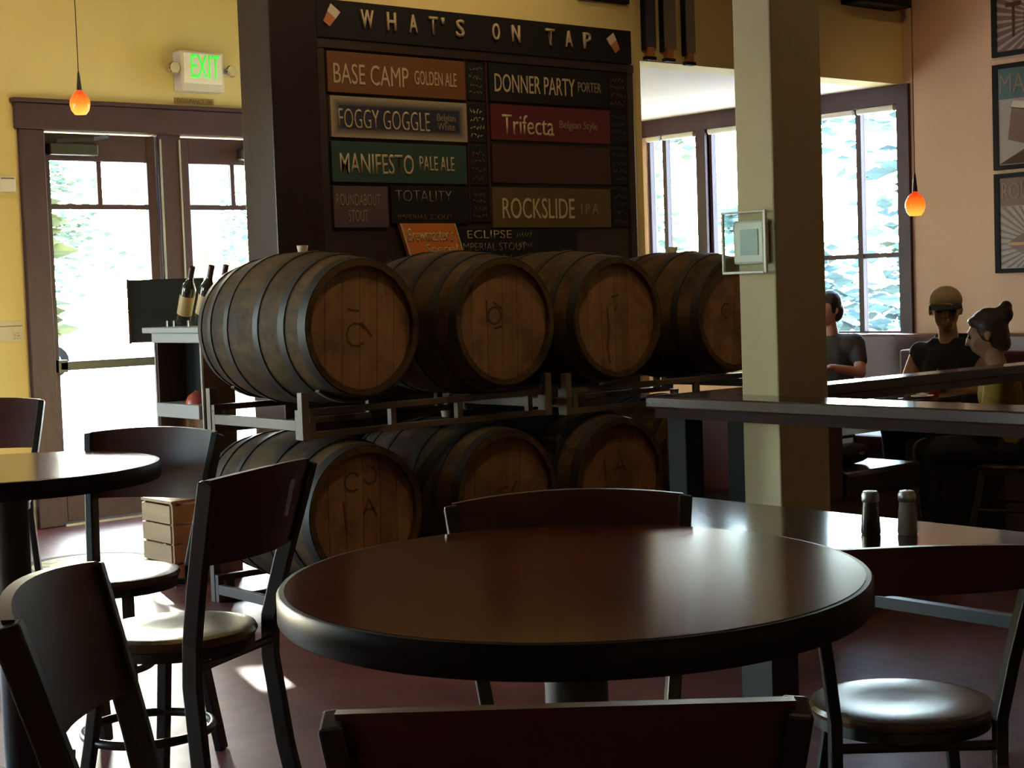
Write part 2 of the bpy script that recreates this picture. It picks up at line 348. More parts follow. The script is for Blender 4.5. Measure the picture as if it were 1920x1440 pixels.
# ---- windows of the bay
def window(name, y0, y1, z0, z1, ymull, zmunt):
    t = thing(name, None, None); struct(t); xa, xb = XW+.02, XW+.07; fw = .03
    MB().box(xa, xb, y0, y0+fw, z0, z1).build('frame', 'trim', t); MB().box(xa, xb, y1-fw, y1, z0, z1).build('frame', 'trim', t)
    MB().box(xa, xb, y0+fw, y1-fw, z1-fw, z1).build('frame', 'trim', t); MB().box(xa, xb, y0+fw, y1-fw, z0, z0+fw).build('frame', 'trim', t)
    MB().box(xa, xb, ymull-.022, ymull+.022, z0+fw, z1-fw).build('mullion', 'trim', t)
    for (a, b_) in ((y0+fw, ymull-.022), (ymull+.022, y1-fw)):
        if zmunt:
            MB().box(xa+.01, xb-.01, a, b_, zmunt-.017, zmunt+.017).build('muntin', 'trim', t)
        MB().box(xa+.035, xa+.04, a, b_, z0+fw, z1-fw).build('pane', 'glass', t)
        MB().tube([(XW-.005, a, z1-.02), (XW-.005, b_, z1-.02)], .024, 12).build('rolled_blind', 'white_plastic', t, smooth=True)
    MB().box(XW-.04, XW+.02, y0-.03, y1+.03, z0-.03, z0).build('window_sill', 'trim', t, bevel=.005)
    return t
window('window_1', 8.78, 9.36, .95, 2.57, 9.17, None)
window('window_2', 7.88, 8.68, .95, 2.57, 8.28, None)
window('window_3', 6.86, 7.80, .95, 2.57, 7.228, 1.52)
# flat casing round the windows
struct(MB().box(XW-.03, XW, 6.76, 9.40, 2.57, 2.70).build('trim_7', 'trim'))
struct(MB().box(XW-.03, XW, 6.76, 6.86, .9, 2.57).build('trim_8', 'trim'))
struct(MB().box(XW-.025, XW+.1, 8.68, 8.78, .95, 2.57).build('trim_9', 'trim'))
struct(MB().box(XW-.025, XW+.1, 7.80, 7.88, .95, 2.57).build('trim_10', 'trim'))
struct(MB().box(XW-.03, XW, 6.76, 9.40, .82, .92).build('trim_11', 'trim'))
# plain windows of the left part of the room
k = 4
for (a, b_) in ((7.0, 9.0),):
    t = thing(f'window_{k}', None, None); struct(t); k += 1
    for c, d in ((a, a+.06), (b_-.06, b_), ((a+b_)/2-.03, (a+b_)/2+.03)): MB().box(X0-.1, X0-.03, c, d, .5, 2.6).build('frame', 'trim', t)
    for c, d in ((.5, .56), (2.54, 2.6), (1.9, 1.95)): MB().box(X0-.1, X0-.03, a+.06, b_-.06, c, d).build('frame', 'trim', t)
    MB().box(X0-.07, X0-.065, a+.06, b_-.06, .56, 2.54).build('pane', 'glass', t)
for (a, b_) in ((-.6, 1.4),):
    t = thing(f'window_{k}', None, None); struct(t); k += 1
    for c, d in ((a, a+.06), (b_-.06, b_), ((a+b_)/2-.03, (a+b_)/2+.03)): MB().box(c, d, YD+.03, YD+.1, .5, 2.6).build('frame', 'trim', t)
    for c, d in ((.5, .56), (2.54, 2.6), (1.9, 1.95)): MB().box(a+.06, b_-.06, YD+.03, YD+.1, c, d).build('frame', 'trim', t)
    MB().box(a+.06, b_-.06, YD+.065, YD+.07, .56, 2.54).build('pane', 'glass', t)

# ---- column
struct(MB().box(4.75, 5.05, 4.06, 4.25, 0, ZC).build('wall_column', 'khaki', bevel=.008))

# ================================================================== OUTSIDE
M['asphalt'] = plain('pale_paving', (.72, .70, .66), .9, vary=.08, scale=2)
M['leaf'] = plain('leaf_green', (.06, .085, .045), .6, vary=.3, scale=2)
M['leaf2'] = plain('blue_green_needles', (.075, .13, .13), .6, vary=.3, scale=2)
M['bark'] = wood('grey_bark', (.07, .07, .075), (.14, .14, .145), .9, 'Z', 10, .15)
for n in ('leaf', 'leaf2'):
    b = M[n].node_tree.nodes['Principled BSDF']; b.inputs['Transmission Weight'].default_value = 0
struct(MB().box(-60, 80, YD+T, 110, -.35, -.12).build('ground', 'asphalt'))
struct(MB().box(XW+T, 80, -40, YD+T, -.35, -.12).build('ground', 'asphalt'))
struct(MB().box(-60, X0-T, -40, YD+T, -.35, -.12).build('ground', 'asphalt'))
def tree(label, x, y, h, r, n, mat, trunk_r=.14, base=1.6, seed=1, cone=False):
    rnd = random.Random(seed); t = thing('tree', label, 'tree', (x, y, -.12), 0, 'trees outside the windows')
    MB().tube([(0, 0, 0), (.05, .03, h*.35), (-.04, .06, h*.7), (0, 0, h*.97)], trunk_r, 9, r2=trunk_r*.25).build('trunk', 'bark', t, smooth=True)
    cl = []
    for i in range(16):
        z = base + (h-base)*rnd.random(); rr = r*(1.05-(z-base)/(h-base)) if cone else r
        a = rnd.random()*2*PI; d = rr*.75*math.sqrt(rnd.random()); cl.append((Vector((d*math.cos(a), d*math.sin(a), z)), r*(.25+.25*rnd.random())))
    mb = MB()
    for i in range(n):
        c, cr = cl[rnd.randrange(len(cl))]
        p = c + Vector((rnd.gauss(0, .5), rnd.gauss(0, .5), rnd.gauss(0, .4)))*cr
        q = Matrix.Rotation(rnd.random()*6.28, 3, 'Z') @ Matrix.Rotation(rnd.random()*3.1, 3, 'X'); s_ = .07+.10*rnd.random()
        mb.add([p + q @ Vector(v)*s_ for v in ((-1, 0, 0), (0, -.5, .1), (1.2, 0, 0), (0, .5, .1))], [(0, 1, 2, 3)])
    f = mb.build('foliage', mat, t); f['kind'] = 'stuff'
    for i in range(5):
        c = cl[i][0]; MB().tube([(0, 0, max(base*.8, c.z-1.0)), tuple(c)], trunk_r*.3, 6, r2=.01).build('branch', 'bark', t)
    return t
tree('tree with broad grey trunk standing right outside the right door leaf', 7.46, 13.32, 9, 2.0, 1500, 'leaf2', .20, 4.3, 3)
tree('slim shrub added outside the left edge of the doors to shade the floor medallion', 5.2, 13.0, 3.7, .75, 2600, 'leaf', .06, 1.0, 11)  # added shrub, mostly out of view, keeps the sun off the floor medallion
tree('thin green tree seen through left panes of the left door', 18.2, 41.0, 11, 2.6, 2600, 'leaf', .12, 1.2, 4)
tree('small tree beyond the middle of the left door glass', 24.0, 44.0, 11, 2.6, 2400, 'leaf2', .12, 1.4, 5)
tree('bushy pine filling the bay window left of the column', 18.4, 16.0, 10, 1.3, 2600, 'leaf2', .12, .4, 6, True)
tree('pale airy tree behind the leftmost bay window', 22.5, 22.6, 9, 2.4, 1500, 'leaf', .12, 1.5, 7)
tree('tall blue green pine outside the window right of the column', 14.9, 10.7, 10, 2.2, 4500, 'leaf2', .17, .5, 8, True)
tree('yellow green shrubby tree low outside the rightmost window', 21.6, 14.0, 3.6, 1.9, 3000, 'leaf', .10, .2, 9)
def car(label, x, y, rz, paint):
    t = thing('car', label, 'car', (x, y, -.12), rz)
    MB().prism([(-2.2, .35), (-2.25, .75), (-2.0, .95), (-1.2, 1.02), (-.6, 1.5), (1.1, 1.55), (1.8, 1.05), (2.2, .95), (2.25, .4)], 'Y', -.85, .85).build('body', paint, t, bevel=.05)
    for s_ in (-1, 1):
        MB().prism([(-1.05, 1.02), (-.52, 1.43), (.2, 1.46), (.2, 1.02)], 'Y', s_*.852, s_*.86).build('side_window', 'black', t); MB().prism([(.28, 1.02), (.28, 1.46), (1.02, 1.47), (1.5, 1.05)], 'Y', s_*.852, s_*.86).build('side_window', 'black', t)
        for xx in (-1.4, 1.4): MB().lathe([(.18, -.11), (.33, -.10), (.33, .10), (.18, .11)], 20, (xx, s_*.78, .33), 'Y').build('wheel', 'tyre', t, smooth=True); MB().lathe([(.001, s_*.12), (.17, s_*.12), (.18, s_*.10)], 16, (xx, s_*.78, .33), 'Y', cap=False).build('wheel_cap', 'white_plastic', t)
M['tyre'] = plain('tyre_rubber', (.008, .008, .008), .95, spec=.05); M['white_paint'] = plain('white_car_paint', (.75, .75, .75), .3, vary=.02); M['red_paint'] = plain('red_car_paint', (.5, .03, .06), .3, vary=.02)
car('white car parked outside the left door', 12.9, 32.4, -.42, 'white_paint')
car('red car parked behind the white car outside', 18.6, 31.4, -.30, 'red_paint')
# roof overhang outside the bay with a slanted timber bracket
struct(MB().box(XW+T, 10.6, 9.3, 10.7, 2.95, 3.10).build('roof', 'trim'))
tag(MB().sweep([(10.35, 10.40, 2.10), (10.0, 10.0, 2.955)], .14, .14, (1, 0, 0)).build('eave_bracket', 'trim'), 'dark slanted timber bracket outside the leftmost bay window', 'bracket')
# ================================================================== TAP BOARD WALL
struct(MB().box(4.20, 4.48, YB-.05, YB+.24, 0, ZC).build('trim_12', 'pillar', bevel=.006))
struct(MB().box(4.482, 6.70, YB-.005, YB+.02, 0, 1.05).build('trim_13', 'board'))
tb = thing('tap_board', 'large dark wooden tap list board hung behind the barrels', 'menu board', (0, 0, 0))
MB().box(4.482, 6.69, YB-.015, YB+.02, 1.05, 2.66).build('backing', 'board', tb)
for k, (a, b_, c, d) in enumerate(((4.482, 4.53, 1.05, 2.64), (6.64, 6.69, 1.05, 2.64))): MB().box(a, b_, YB-.03, YB-.015, c, d).build('side_rail', 'board', tb, bevel=.003)
MB().box(4.482, 6.69, YB-.035, YB-.015, 2.615, 2.66).build('top_rail', 'board', tb)
MB().box(5.568, 5.582, YB-.03, YB-.015, 1.74, 2.61).build('divider', 'board_red', tb); MB().box(5.428, 5.436, YB-.03, YB-.015, 1.74, 2.61).build('divider', 'board_red', tb)
hd = thing('header_sign', 'black header sign with cream letters above the tap list board', 'sign', (0, 0, 0))
MB().box(4.482, 6.67, YB-.045, YB+.02, 2.662, 2.855).build('plank', 'black', hd, bevel=.004)
for ch, a, b_ in (('W', 4.744, 4.823), ('H', 4.908, 4.964), ('A', 5.048, 5.103), ('T', 5.180, 5.236), ("'", 5.262, 5.280), ('S', 5.360, 5.415), ('O', 5.610, 5.661), ('N', 5.749, 5.806), ('T', 5.997, 6.061), ('A', 6.141, 6.198), ('P', 6.282, 6.340)):
    text_mesh('letter', ch, a, b_, (2.785 if ch == "'" else 2.725), 2.818, 'cream', hd, YB-.045, depth=.014, bold=.012)
M['beer'] = plain('amber_beer_print', (.45, .16, .06), .5); M['foam'] = plain('pale_foam_print', (.60, .53, .45), .5)
for xc, s_ in ((4.566, 1), (6.522, -1)):
    R_ = lambda p: (xc + s_*(p[0]*.82 - p[1]*-.57), 2.772 + (p[0]*-.57*1 + p[1]*.82)*1)
    lo = [R_(p) for p in ((-.022, -.052), (.022, -.052), (.030, .005), (-.030, .005))]; hi = [R_(p) for p in ((-.030, .005), (.030, .005), (.034, .05), (-.034, .05))]
    e = MB().prism(lo, 'Y', YB-.052, YB-.045).build('glass_emblem', 'beer', hd); MB().prism(hi, 'Y', YB-.052, YB-.045).build('foam', 'foam', e)

def scribble(name, x0, x1, z0, z1, rows, mat, parent, y, seed, wdt=.0035):
    """Chalk handwriting too small to read: rows of short uneven strokes."""
    rnd = random.Random(seed); mb = MB(); dz = (z1-z0)/rows
    for r in range(rows):
        zc = z1 - dz*(r+.5); x = x0 + rnd.random()*.1*(x1-x0); h = dz*.3
        while x < x1-.008:
            p = [(x, zc+rnd.uniform(-h, h))]
            for q in range(2): p.append((min(x1, p[-1][0]+rnd.uniform(.003, .011)), zc+rnd.uniform(-h, h)))
            mb.sweep([(a, y, c) for a, c in p], .0015, wdt, (0, 1, 0)); x = p[-1][0] + rnd.uniform(.004, .010)
    o = mb.build(name, mat, parent); o['kind'] = 'stuff'; return o
def sign(label, x0, x1, z0, z1, col, texts, rim=None, group=None):
    t = thing('beer_sign', label, 'sign', (0, 0, 0))
    mt = plain('sign_colour', col, .55, vary=.08, scale=6) if not isinstance(col, str) else M[col]
    MB().box(x0, x1, YB-.036, YB-.0155, z0, z1).build('panel', mt, t, bevel=.002)
    for s in texts:
        text_mesh('lettering', s[0], s[1], s[2], s[3], s[4], s[5] if len(s) > 5 else 'cream', t, YB-.036, depth=.003, bold=s[6] if len(s) > 6 else .0)
    return t
sign('burnt orange beer sign at top of the left column', 4.54, 5.423, 2.395, 2.600, (.13, .048, .013), [('BASE CAMP', 4.575, 5.043, 2.440, 2.543), ('GOLDEN ALE', 5.082, 5.361, 2.460, 2.533)])
# the second sign has a pale rim that fades into a dark blue middle
m, nt, b = new_mat('blue_with_pale_rim'); M['foggy'] = m
tc = N(nt, 'ShaderNodeTexCoord'); sp = N(nt, 'ShaderNodeSeparateXYZ'); nt.links.new(tc.outputs['Generated'], sp.inputs[0])
def edge(sock, k):
    a = N(nt, 'ShaderNodeMath', operation='SUBTRACT'); nt.links.new(sock, a.inputs[0]); a.inputs[1].default_value = .5
    c = N(nt, 'ShaderNodeMath', operation='ABSOLUTE'); nt.links.new(a.outputs[0], c.inputs[0])
    d = N(nt, 'ShaderNodeMapRange'); d.inputs['From Min'].default_value = .5-k; d.inputs['From Max'].default_value = .5; nt.links.new(c.outputs[0], d.inputs['Value']); return d.outputs['Result']
mxx = N(nt, 'ShaderNodeMath', operation='MAXIMUM'); nt.links.new(edge(sp.outputs['X'], .065), mxx.inputs[0]); nt.links.new(edge(sp.outputs['Z'], .24), mxx.inputs[1])
rp = N(nt, 'ShaderNodeValToRGB'); nt.links.new(mxx.outputs[0], rp.inputs['Fac']); rp.color_ramp.elements[0].color = (.016, .018, .045, 1); rp.color_ramp.elements[1].color = (.28, .24, .17, 1); rp.color_ramp.elements[1].position = .85
nt.links.new(rp.outputs['Color'], b.inputs['Base Color']); b.inputs['Roughness'].default_value = .55
sign('dark blue beer sign with pale glowing rim', 4.55, 5.425, 2.170, 2.378, 'foggy', [('FOGGY GOGGLE', 4.595, 5.172, 2.216, 2.316, 'cream', -.006), ('Belgian\nWhite', 5.221, 5.344, 2.228, 2.314, 'dim_cream')])
sign('dark teal beer sign below the blue one', 4.545, 5.412, 1.945, 2.150, (.016, .052, .044), [('MANIFESTO', 4.593, 5.056, 1.986, 2.092, 'cream', .004), ('PALE ALE', 5.095, 5.327, 2.012, 2.088, 'cream', .004)])
sign('small mauve beer sign at the foot of the left column', 4.546, 4.883, 1.715, 1.925, (.065, .042, .055), [('ROUNDABOUT', 4.560, 4.832, 1.826, 1.886, 'dim_cream'), ('STOUT', 4.632, 4.752, 1.744, 1.806, 'dim_cream')])
t = sign('black chalk sign beside the small mauve sign', 4.904, 5.420, 1.735, 1.930, 'black', [('TOTALITY', 4.930, 5.300, 1.850, 1.908, 'dim_cream', -.02), ('IMPERIAL STOUT', 4.942, 5.302, 1.757, 1.782, 'brown_wood', -.02)])
sign('black beer sign at top of the right column', 5.590, 6.478, 2.400, 2.606, 'black', [('DONNER PARTY', 5.626, 6.217, 2.452, 2.551), ('PORTER', 6.243, 6.421, 2.482, 2.538, 'dim_cream')])
sign('crimson beer sign in the right column', 5.594, 6.487, 2.192, 2.385, (.085, .008, .016), [('Trifecta', 5.670, 6.048, 2.222, 2.332, 'cream', .004), ('Belgian Style', 6.092, 6.385, 2.256, 2.314, 'dim_cream')])
sign('blank dark red sign panel above the olive one', 5.594, 6.482, 1.958, 2.165, 'board_red', [])
sign('olive gold beer sign at the foot of the right column', 5.584, 6.474, 1.712, 1.932, (.085, .056, .016), [('ROCKSLIDE', 5.651, 6.186, 1.762, 1.876), ('I P A', 6.237, 6.371, 1.790, 1.848, 'dim_cream')])
M['chalk_green'] = plain('green_chalk', (.13, .19, .07), .8); M['chalk_cream'] = plain('cream_chalk', (.50, .42, .28), .8); M['chalk_red'] = plain('red_chalk', (.19, .05, .04), .8); M['chalk_dim'] = plain('dim_chalk', (.05, .06, .045), .8)
names = (('beside the burnt orange sign', 2.40, 2.60, 5.441, 5.562, 'chalk_green'), ('beside the pale rimmed blue sign', 2.175, 2.375, 5.441, 5.562, 'chalk_cream'), ('beside the dark teal sign', 1.945, 2.150, 5.441, 5.562, 'chalk_red'), ('left of the olive gold sign', 1.745, 1.925, 5.441, 5.562, 'chalk_red'),
         ('right of the top black sign', 2.40, 2.60, 6.492, 6.635, 'chalk_red'), ('right of the crimson sign', 2.19, 2.385, 6.492, 6.635, 'chalk_dim'), ('right of the blank red panel', 1.96, 2.165, 6.492, 6.635, 'chalk_dim'), ('right of the olive gold sign', 1.715, 1.932, 6.492, 6.635, 'chalk_dim'))
for k, (nm, c, d, a, b_, mt) in enumerate(names):
    t = thing('price_card', 'narrow black chalk price card ' + nm, 'price card', (0, 0, 0), 0, 'chalk price cards')
    MB().box(a, b_, YB-.028, YB-.0155, c, d).build('card', 'black', t); scribble('chalk_marks', a+.012, b_-.015, c+.012, d-.012, 4, mt, t, YB-.029, k)
ch = thing('chalk_strip', 'black chalk strip under the tap signs naming a stout', 'sign', (0, 0, 0))
MB().box(5.20, 6.20, YB-.034, YB-.0155, 1.46, 1.705).build('card', 'black', ch)
text_mesh('lettering', 'ECLIPSE', 5.401, 5.713, 1.655, 1.698, 'chalk_cream', ch, YB-.034, bold=-.015)
text_mesh('lettering', 'IMPERIAL STOUT', 5.355, 5.815, 1.588, 1.630, 'dim_cream', ch, YB-.034, bold=-.015)
scribble('chalk_marks', 5.75, 5.86, 1.59, 1.70, 2, 'chalk_green', ch, YB-.035, 31); scribble('chalk_marks', 5.45, 5.72, 1.535, 1.572, 1, 'brown_wood', ch, YB-.035, 32)
br = thing('slanted_sign', 'bright orange slanted sign leaning behind the second barrel', 'sign', (0, 0, 0))
M['orange'] = plain('bright_orange_print', (.50, .15, .025), .55, vary=.06)
par = lambda a, b_, c, d: [(a+.33*(1.735-c), c), (b_+.33*(1.735-c), c), (b_+.33*(1.735-d), d), (a+.33*(1.735-d), d)]
MB().prism(par(4.935, 5.30, 1.46, 1.735), 'Y', YB-.058, YB-.0362).build('panel', 'orange', br)
MB().prism(par(4.935, 4.945, 1.46, 1.735), 'Y', YB-.061, YB-.058).build('edge_strip', 'cream', br); MB().prism(par(5.29, 5.30, 1.46, 1.735), 'Y', YB-.061, YB-.058).build('edge_strip', 'cream', br)
text_mesh('lettering', "Brewmaster's", 4.985, 5.285, 1.640, 1.712, 'cream', br, YB-.058, bold=.003); text_mesh('lettering', 'Special', 5.10, 5.31, 1.560, 1.625, 'cream', br, YB-.058, bold=.003)

# things high on the wall over the bay
M['ski_navy'] = plain('navy_ski', (.015, .018, .045), .3); M['ski_grey'] = plain('grey_ski', (.17, .14, .10), .35); M['ski_orange'] = plain('orange_band', (.42, .16, .03), .4)
for lab, a, b_, mt, zt in (('navy ski hanging on the upper wall beside the tap board corner', 6.822, 6.911, 'ski_navy', 2.78), ('middle grey ski of the three hanging on the upper wall', 6.975, 7.085, 'ski_grey', 2.78), ('grey ski nearest the column of three on the upper wall', 7.165, 7.251, 'ski_grey', 2.77)):
    t = thing('ski', lab, 'ski', (0, 0, 0), 0, 'skis on the upper wall'); mid = (a+b_)/2
    MB().prism([(a, zt), (b_, zt), (b_, 4.05), (mid, 4.12), (a, 4.05)], 'Y', YB-.012, YB+.02).build('blade', mt, t)
    MB().box(a-.006, a+.002, YB-.016, YB+.02, zt-.02, 4.05).build('edge', 'black', t)
    MB().box(mid-.025, mid+.025, YB-.014, YB+.02, zt-.055, zt).build('band', 'ski_orange', t); MB().box(mid-.04, mid+.04, YB-.016, YB+.02, zt-.075, zt-.055).build('tail', 'black', t)
t = thing('speaker', 'black loudspeaker high on the wall above the right window', 'speaker', (0, 0, 0))
MB().box(8.70, 9.25, YB-.16, YB+.02, 3.19, 3.50).build('cabinet', 'black', t, bevel=.01); MB().box(8.72, 9.23, YB-.166, YB-.16, 3.21, 3.48).build('grille', 'table_edge', t)
t = thing('picture', 'black framed picture high above the tap board header', 'picture', (0, 0, 0))
MB().box(6.30, 6.70, YB-.01, YB+.02, 3.02, 3.55).build('frame', 'black', t); MB().box(6.33, 6.47, YB-.014, YB-.01, 3.03, 3.50).build('print', 'foam', t)

# ================================================================== THINGS ON THE DOOR WALL
ex = thing('exit_sign', 'white lit exit sign with twin lamp heads above the doors', 'exit sign', (0, 0, 0))
MB().box(5.115, 5.432, YD-.11, YD, 2.725, 2.985).build('housing', 'white_plastic', ex, bevel=.012)
MB().box(5.135, 5.412, YD-.116, YD-.108, 2.775, 2.97).build('face', glow('exit_face', (.80, .78, .66), .10), ex, bevel=.003)
text_mesh('lettering', 'EXIT', 5.185, 5.395, 2.812, 2.962, 'exit_green', ex, YD-.116, depth=.003, bold=.004)
for s_, xx in ((-1, 5.065), (1, 5.482)):
    h = MB().lathe([(.012, .05), (.030, .04), (.038, .0), (.040, -.035), (.034, -.042)], 20, (xx, YD-.085, 2.868), 'Y').build('lamp_head', 'chrome', ex, smooth=True)
    MB().tube([(xx-s_*.06, YD-.06, 2.86), (xx, YD-.05, 2.865)], .012, 8).build('bracket', 'white_plastic', h)
t = thing('occupancy_plate', 'small brown occupancy plate under the exit sign', 'plate', (0, 0, 0))
MB().box(5.115, 5.40, YD-.012, YD, 2.655, 2.692).build('plate', plain('brass_brown', (.30, .20, .06), .5), t)
text_mesh('lettering', 'OCCUPANCY 106', 5.13, 5.385, 2.662, 2.685, 'stencil', t, YD-.012, depth=.001)
t = thing('wall_box', 'small white box on the wall left of the doors', 'box', (0, 0, 0))
MB().box(3.90, 4.002, YD-.035, YD, 2.065, 2.16).build('housing', 'white_plastic', t, bevel=.006); MB().box(3.91, 3.992, YD-.038, YD-.035, 2.145, 2.15).build('seam', 'stencil', t)
t = thing('notice', 'white printed notice low on the wall left of the doors', 'notice', (0, 0, 0))
MB().box(3.84, 4.012, YD-.008, YD, 1.16, 1.285).build('sheet', plain('notice_paper', (.62, .57, .42), .6), t); MB().box(3.85, 4.005, YD-.009, YD-.008, 1.252, 1.258).build('rule', 'dim_cream', t)
scribble('print', 3.945, 3.99, 1.172, 1.215, 4, 'dim_cream', t, YD-.0095, 51, .003)

# thermostat in a clear guard on the column
t = thing('thermostat', 'white thermostat in a clear plastic guard on the column', 'thermostat', (0, 0, 0))
X_ = 4.75
MB().box(X_-.035, X_, 4.085, 4.245, 1.44, 1.61).build('housing', 'white_plastic', t, bevel=.010)
MB().box(X_-.038, X_-.0345, 4.115, 4.205, 1.475, 1.575).build('screen', plain('grey_screen', (.30, .40, .40), .2), t)
M['clear'] = glass_pane('clear_plastic')
g = MB(); g.box(X_-.062, X_-.058, 4.06, 4.275, 1.41, 1.64); gd = g.build('clear_guard', 'clear', t)
for (a, b_, c, d) in ((4.06, 4.064, 1.41, 1.64), (4.271, 4.275, 1.41, 1.64), (4.064, 4.271, 1.41, 1.414), (4.064, 4.271, 1.636, 1.64)): MB().box(X_-.058, X_-.0, a, b_, c, d).build('guard_wall', 'clear', gd)
MB().box(X_-.064, X_-.052, 4.052, 4.066, 1.405, 1.645).build('guard_rim', 'white_plastic', gd, bevel=.003)
MB().box(X_-.064, X_-.052, 4.066, 4.275, 1.403, 1.413).build('guard_rim', 'white_plastic', gd, bevel=.003); MB().box(X_-.064, X_-.052, 4.066, 4.275, 1.637, 1.645).build('guard_rim', 'white_plastic', gd, bevel=.003); MB().box(X_-.064, X_-.052, 4.269, 4.279, 1.403, 1.645).build('guard_rim', 'white_plastic', gd, bevel=.003)

# posters on the right wall (they read from -X, left edge at the larger Y)
M['p_mauve'] = plain('mauve_print', (.16, .09, .085), .5); M['p_teal'] = plain('teal_print', (.05, .12, .12), .5); M['p_white'] = plain('pale_print', (.34, .29, .27), .5); M['p_brown'] = plain('brown_print', (.15, .07, .05), .5)
def poster(label, z0, z1):
    t = thing('poster', label, 'poster', (0, 0, 0), 0, 'framed posters on the right wall'); xa = XW-.03
    for (a, b_, c, d) in ((6.05, 6.09, z0, z1), (5.27, 5.31, z0, z1), (5.31, 6.05, z0, z0+.03), (5.31, 6.05, z1-.03, z1)): MB().box(xa, XW, a, b_, c, d).build('frame', 'black', t)
    return t, xa+.008
def rays(t, xs, yc, zc, y0, y1, z0, z1, mat, n=30):
    """sunburst: thin wedges clipped to a rectangle"""
    L = 1.2
    for i in range(n):
        a = 2*PI*i/n; b_ = a+PI/n*.8
        poly = [(yc+.03*math.cos(a), zc+.03*math.sin(a)), (yc+L*math.cos(a), zc+L*math.sin(a)), (yc+L*math.cos(b_), zc+L*math.sin(b_))]
        for ax, lim, sg in ((0, y0, 1), (0, y1, -1), (1, z0, 1), (1, z1, -1)):
            out = []
            for k in range(len(poly)):
                p, q = poly[k], poly[(k+1) % len(poly)]; ip, iq = sg*(p[ax]-lim) >= 0, sg*(q[ax]-lim) >= 0
                if ip: out.append(p)
                if ip != iq:
                    s_ = (lim-p[ax])/(q[ax]-p[ax]); out.append((p[0]+(q[0]-p[0])*s_, p[1]+(q[1]-p[1])*s_))
            poly = out
            if len(poly) < 3: break
        if len(poly) >= 3: MB().prism(poly, 'X', xs-.001, xs).build('ray', mat, t)
t, xs = poster('topmost poster on the right wall, mauve with dark letters', 2.785, 3.55)
MB().box(xs, XW, 5.31, 6.05, 2.815, 3.52).build('sheet', 'p_mauve', t); rays(t, xs, 5.7, 3.0, 5.31, 6.05, 2.82, 3.51, 'p_white', 40)
text_mesh('lettering', 'Trifecta', 5.985, 5.35, 2.90, 3.13, 'stencil', t, xs-.001, 'X', .002)
t, xs = poster('middle poster on the right wall with teal band and beer glass', 2.045, 2.735)
MB().box(xs, XW, 5.31, 6.05, 2.075, 2.705).build('sheet', 'p_white', t); MB().box(xs-.002, xs, 5.31, 6.05, 2.505, 2.705).build('band', 'p_teal', t)
text_mesh('lettering', 'MANIFESTO', 6.035, 5.33, 2.54, 2.67, 'dim_cream', t, xs-.002, 'X', .002)
MB().prism([(5.98, 2.24), (5.84, 2.20), (5.80, 2.42), (5.95, 2.45)], 'X', xs-.003, xs).build('beer_glass', 'p_brown', t); MB().prism([(5.955, 2.445), (5.80, 2.415), (5.79, 2.47), (5.94, 2.49)], 'X', xs-.003, xs).build('foam', 'foam', t)
MB().prism([(6.05, 2.08), (5.31, 2.08), (5.31, 2.30), (5.80, 2.20)], 'X', xs-.002, xs).build('hill', 'stencil', t)
t, xs = poster('lowest poster on the right wall with sunburst and arrow', 1.365, 2.02)
MB().box(xs, XW, 5.31, 6.05, 1.395, 1.99).build('sheet', 'p_white', t); MB().box(xs-.002, xs, 5.31, 6.05, 1.805, 1.99).build('band', 'p_brown', t); rays(t, xs-.0005, 5.75, 1.55, 5.31, 6.05, 1.40, 1.80, 'p_mauve', 44)
text_mesh('lettering', 'ROUNDABOUT', 6.03, 5.33, 1.845, 1.96, 'dim_cream', t, xs-.002, 'X', .002)
MB().prism([(6.01, 1.555), (5.75, 1.42), (5.49, 1.555), (5.75, 1.69)], 'X', xs-.003, xs).build('diamond', 'p_brown', t); MB().prism([(5.99, 1.565), (5.51, 1.565), (5.51, 1.545), (5.99, 1.545)], 'X', xs-.004, xs-.003).build('arrow_line', 'ski_orange', t)

# ================================================================== LAMPS
def amber(name, hi):
    m, nt, b = new_mat(name); b.inputs['Base Color'].default_value = (.8, .12, .02, 1); b.inputs['Roughness'].default_value = .15
    tc = N(nt, 'ShaderNodeTexCoord'); sp = N(nt, 'ShaderNodeSeparateXYZ'); nt.links.new(tc.outputs['Generated'], sp.inputs[0])
    rp = N(nt, 'ShaderNodeValToRGB'); e = rp.color_ramp.elements; e[0].position = .05; e[0].color = (1, .46, .06, 1); e[1].position = .9; e[1].color = (.65, .025, .005, 1); k = rp.color_ramp.elements.new(.45); k.color = (1, .17, .012, 1)
    nt.links.new(sp.outputs['Z'], rp.inputs['Fac']); nt.links.new(rp.outputs['Color'], b.inputs['Emission Color']); b.inputs['Emission Strength'].default_value = hi
    return m
M['amber'] = amber('lit_amber_glass', 1.3)
M['bulb'] = glow('warm_bulb', (1, .72, .32), 6)
def pendant(label, x, y, z):
    t = thing('pendant_lamp', label, 'pendant lamp', (x, y, z), 0, 'amber glass pendants')
    MB().lathe([(.030, -.055), (.046, -.035), (.054, -.005), (.052, .02), (.038, .048), (.018, .066), (.012, .075)], 24, cap=False).build('shade', 'amber', t, smooth=True)
    MB().ball((0, 0, -.03), .022).build('bulb', 'bulb', t, smooth=True)
    MB().lathe([(.014, .07), (.012, .10), (.006, .16), (.004, .17)], 14).build('socket', 'black_metal', t, smooth=True)
    MB().tube([(0, 0, .16), (0, 0, ZC-z-.02)], .0025, 6).build('cable', 'black_metal', t); MB().lathe([(.05, ZC-z-.025), (.05, ZC-z)], 20).build('canopy', 'black_metal', t)
pendant('amber glass pendant lamp hanging before the exit doors', 3.807, 8.033, 2.438)
pendant('amber glass pendant lamp hanging before the posters', 7.206, 5.18, 1.746)
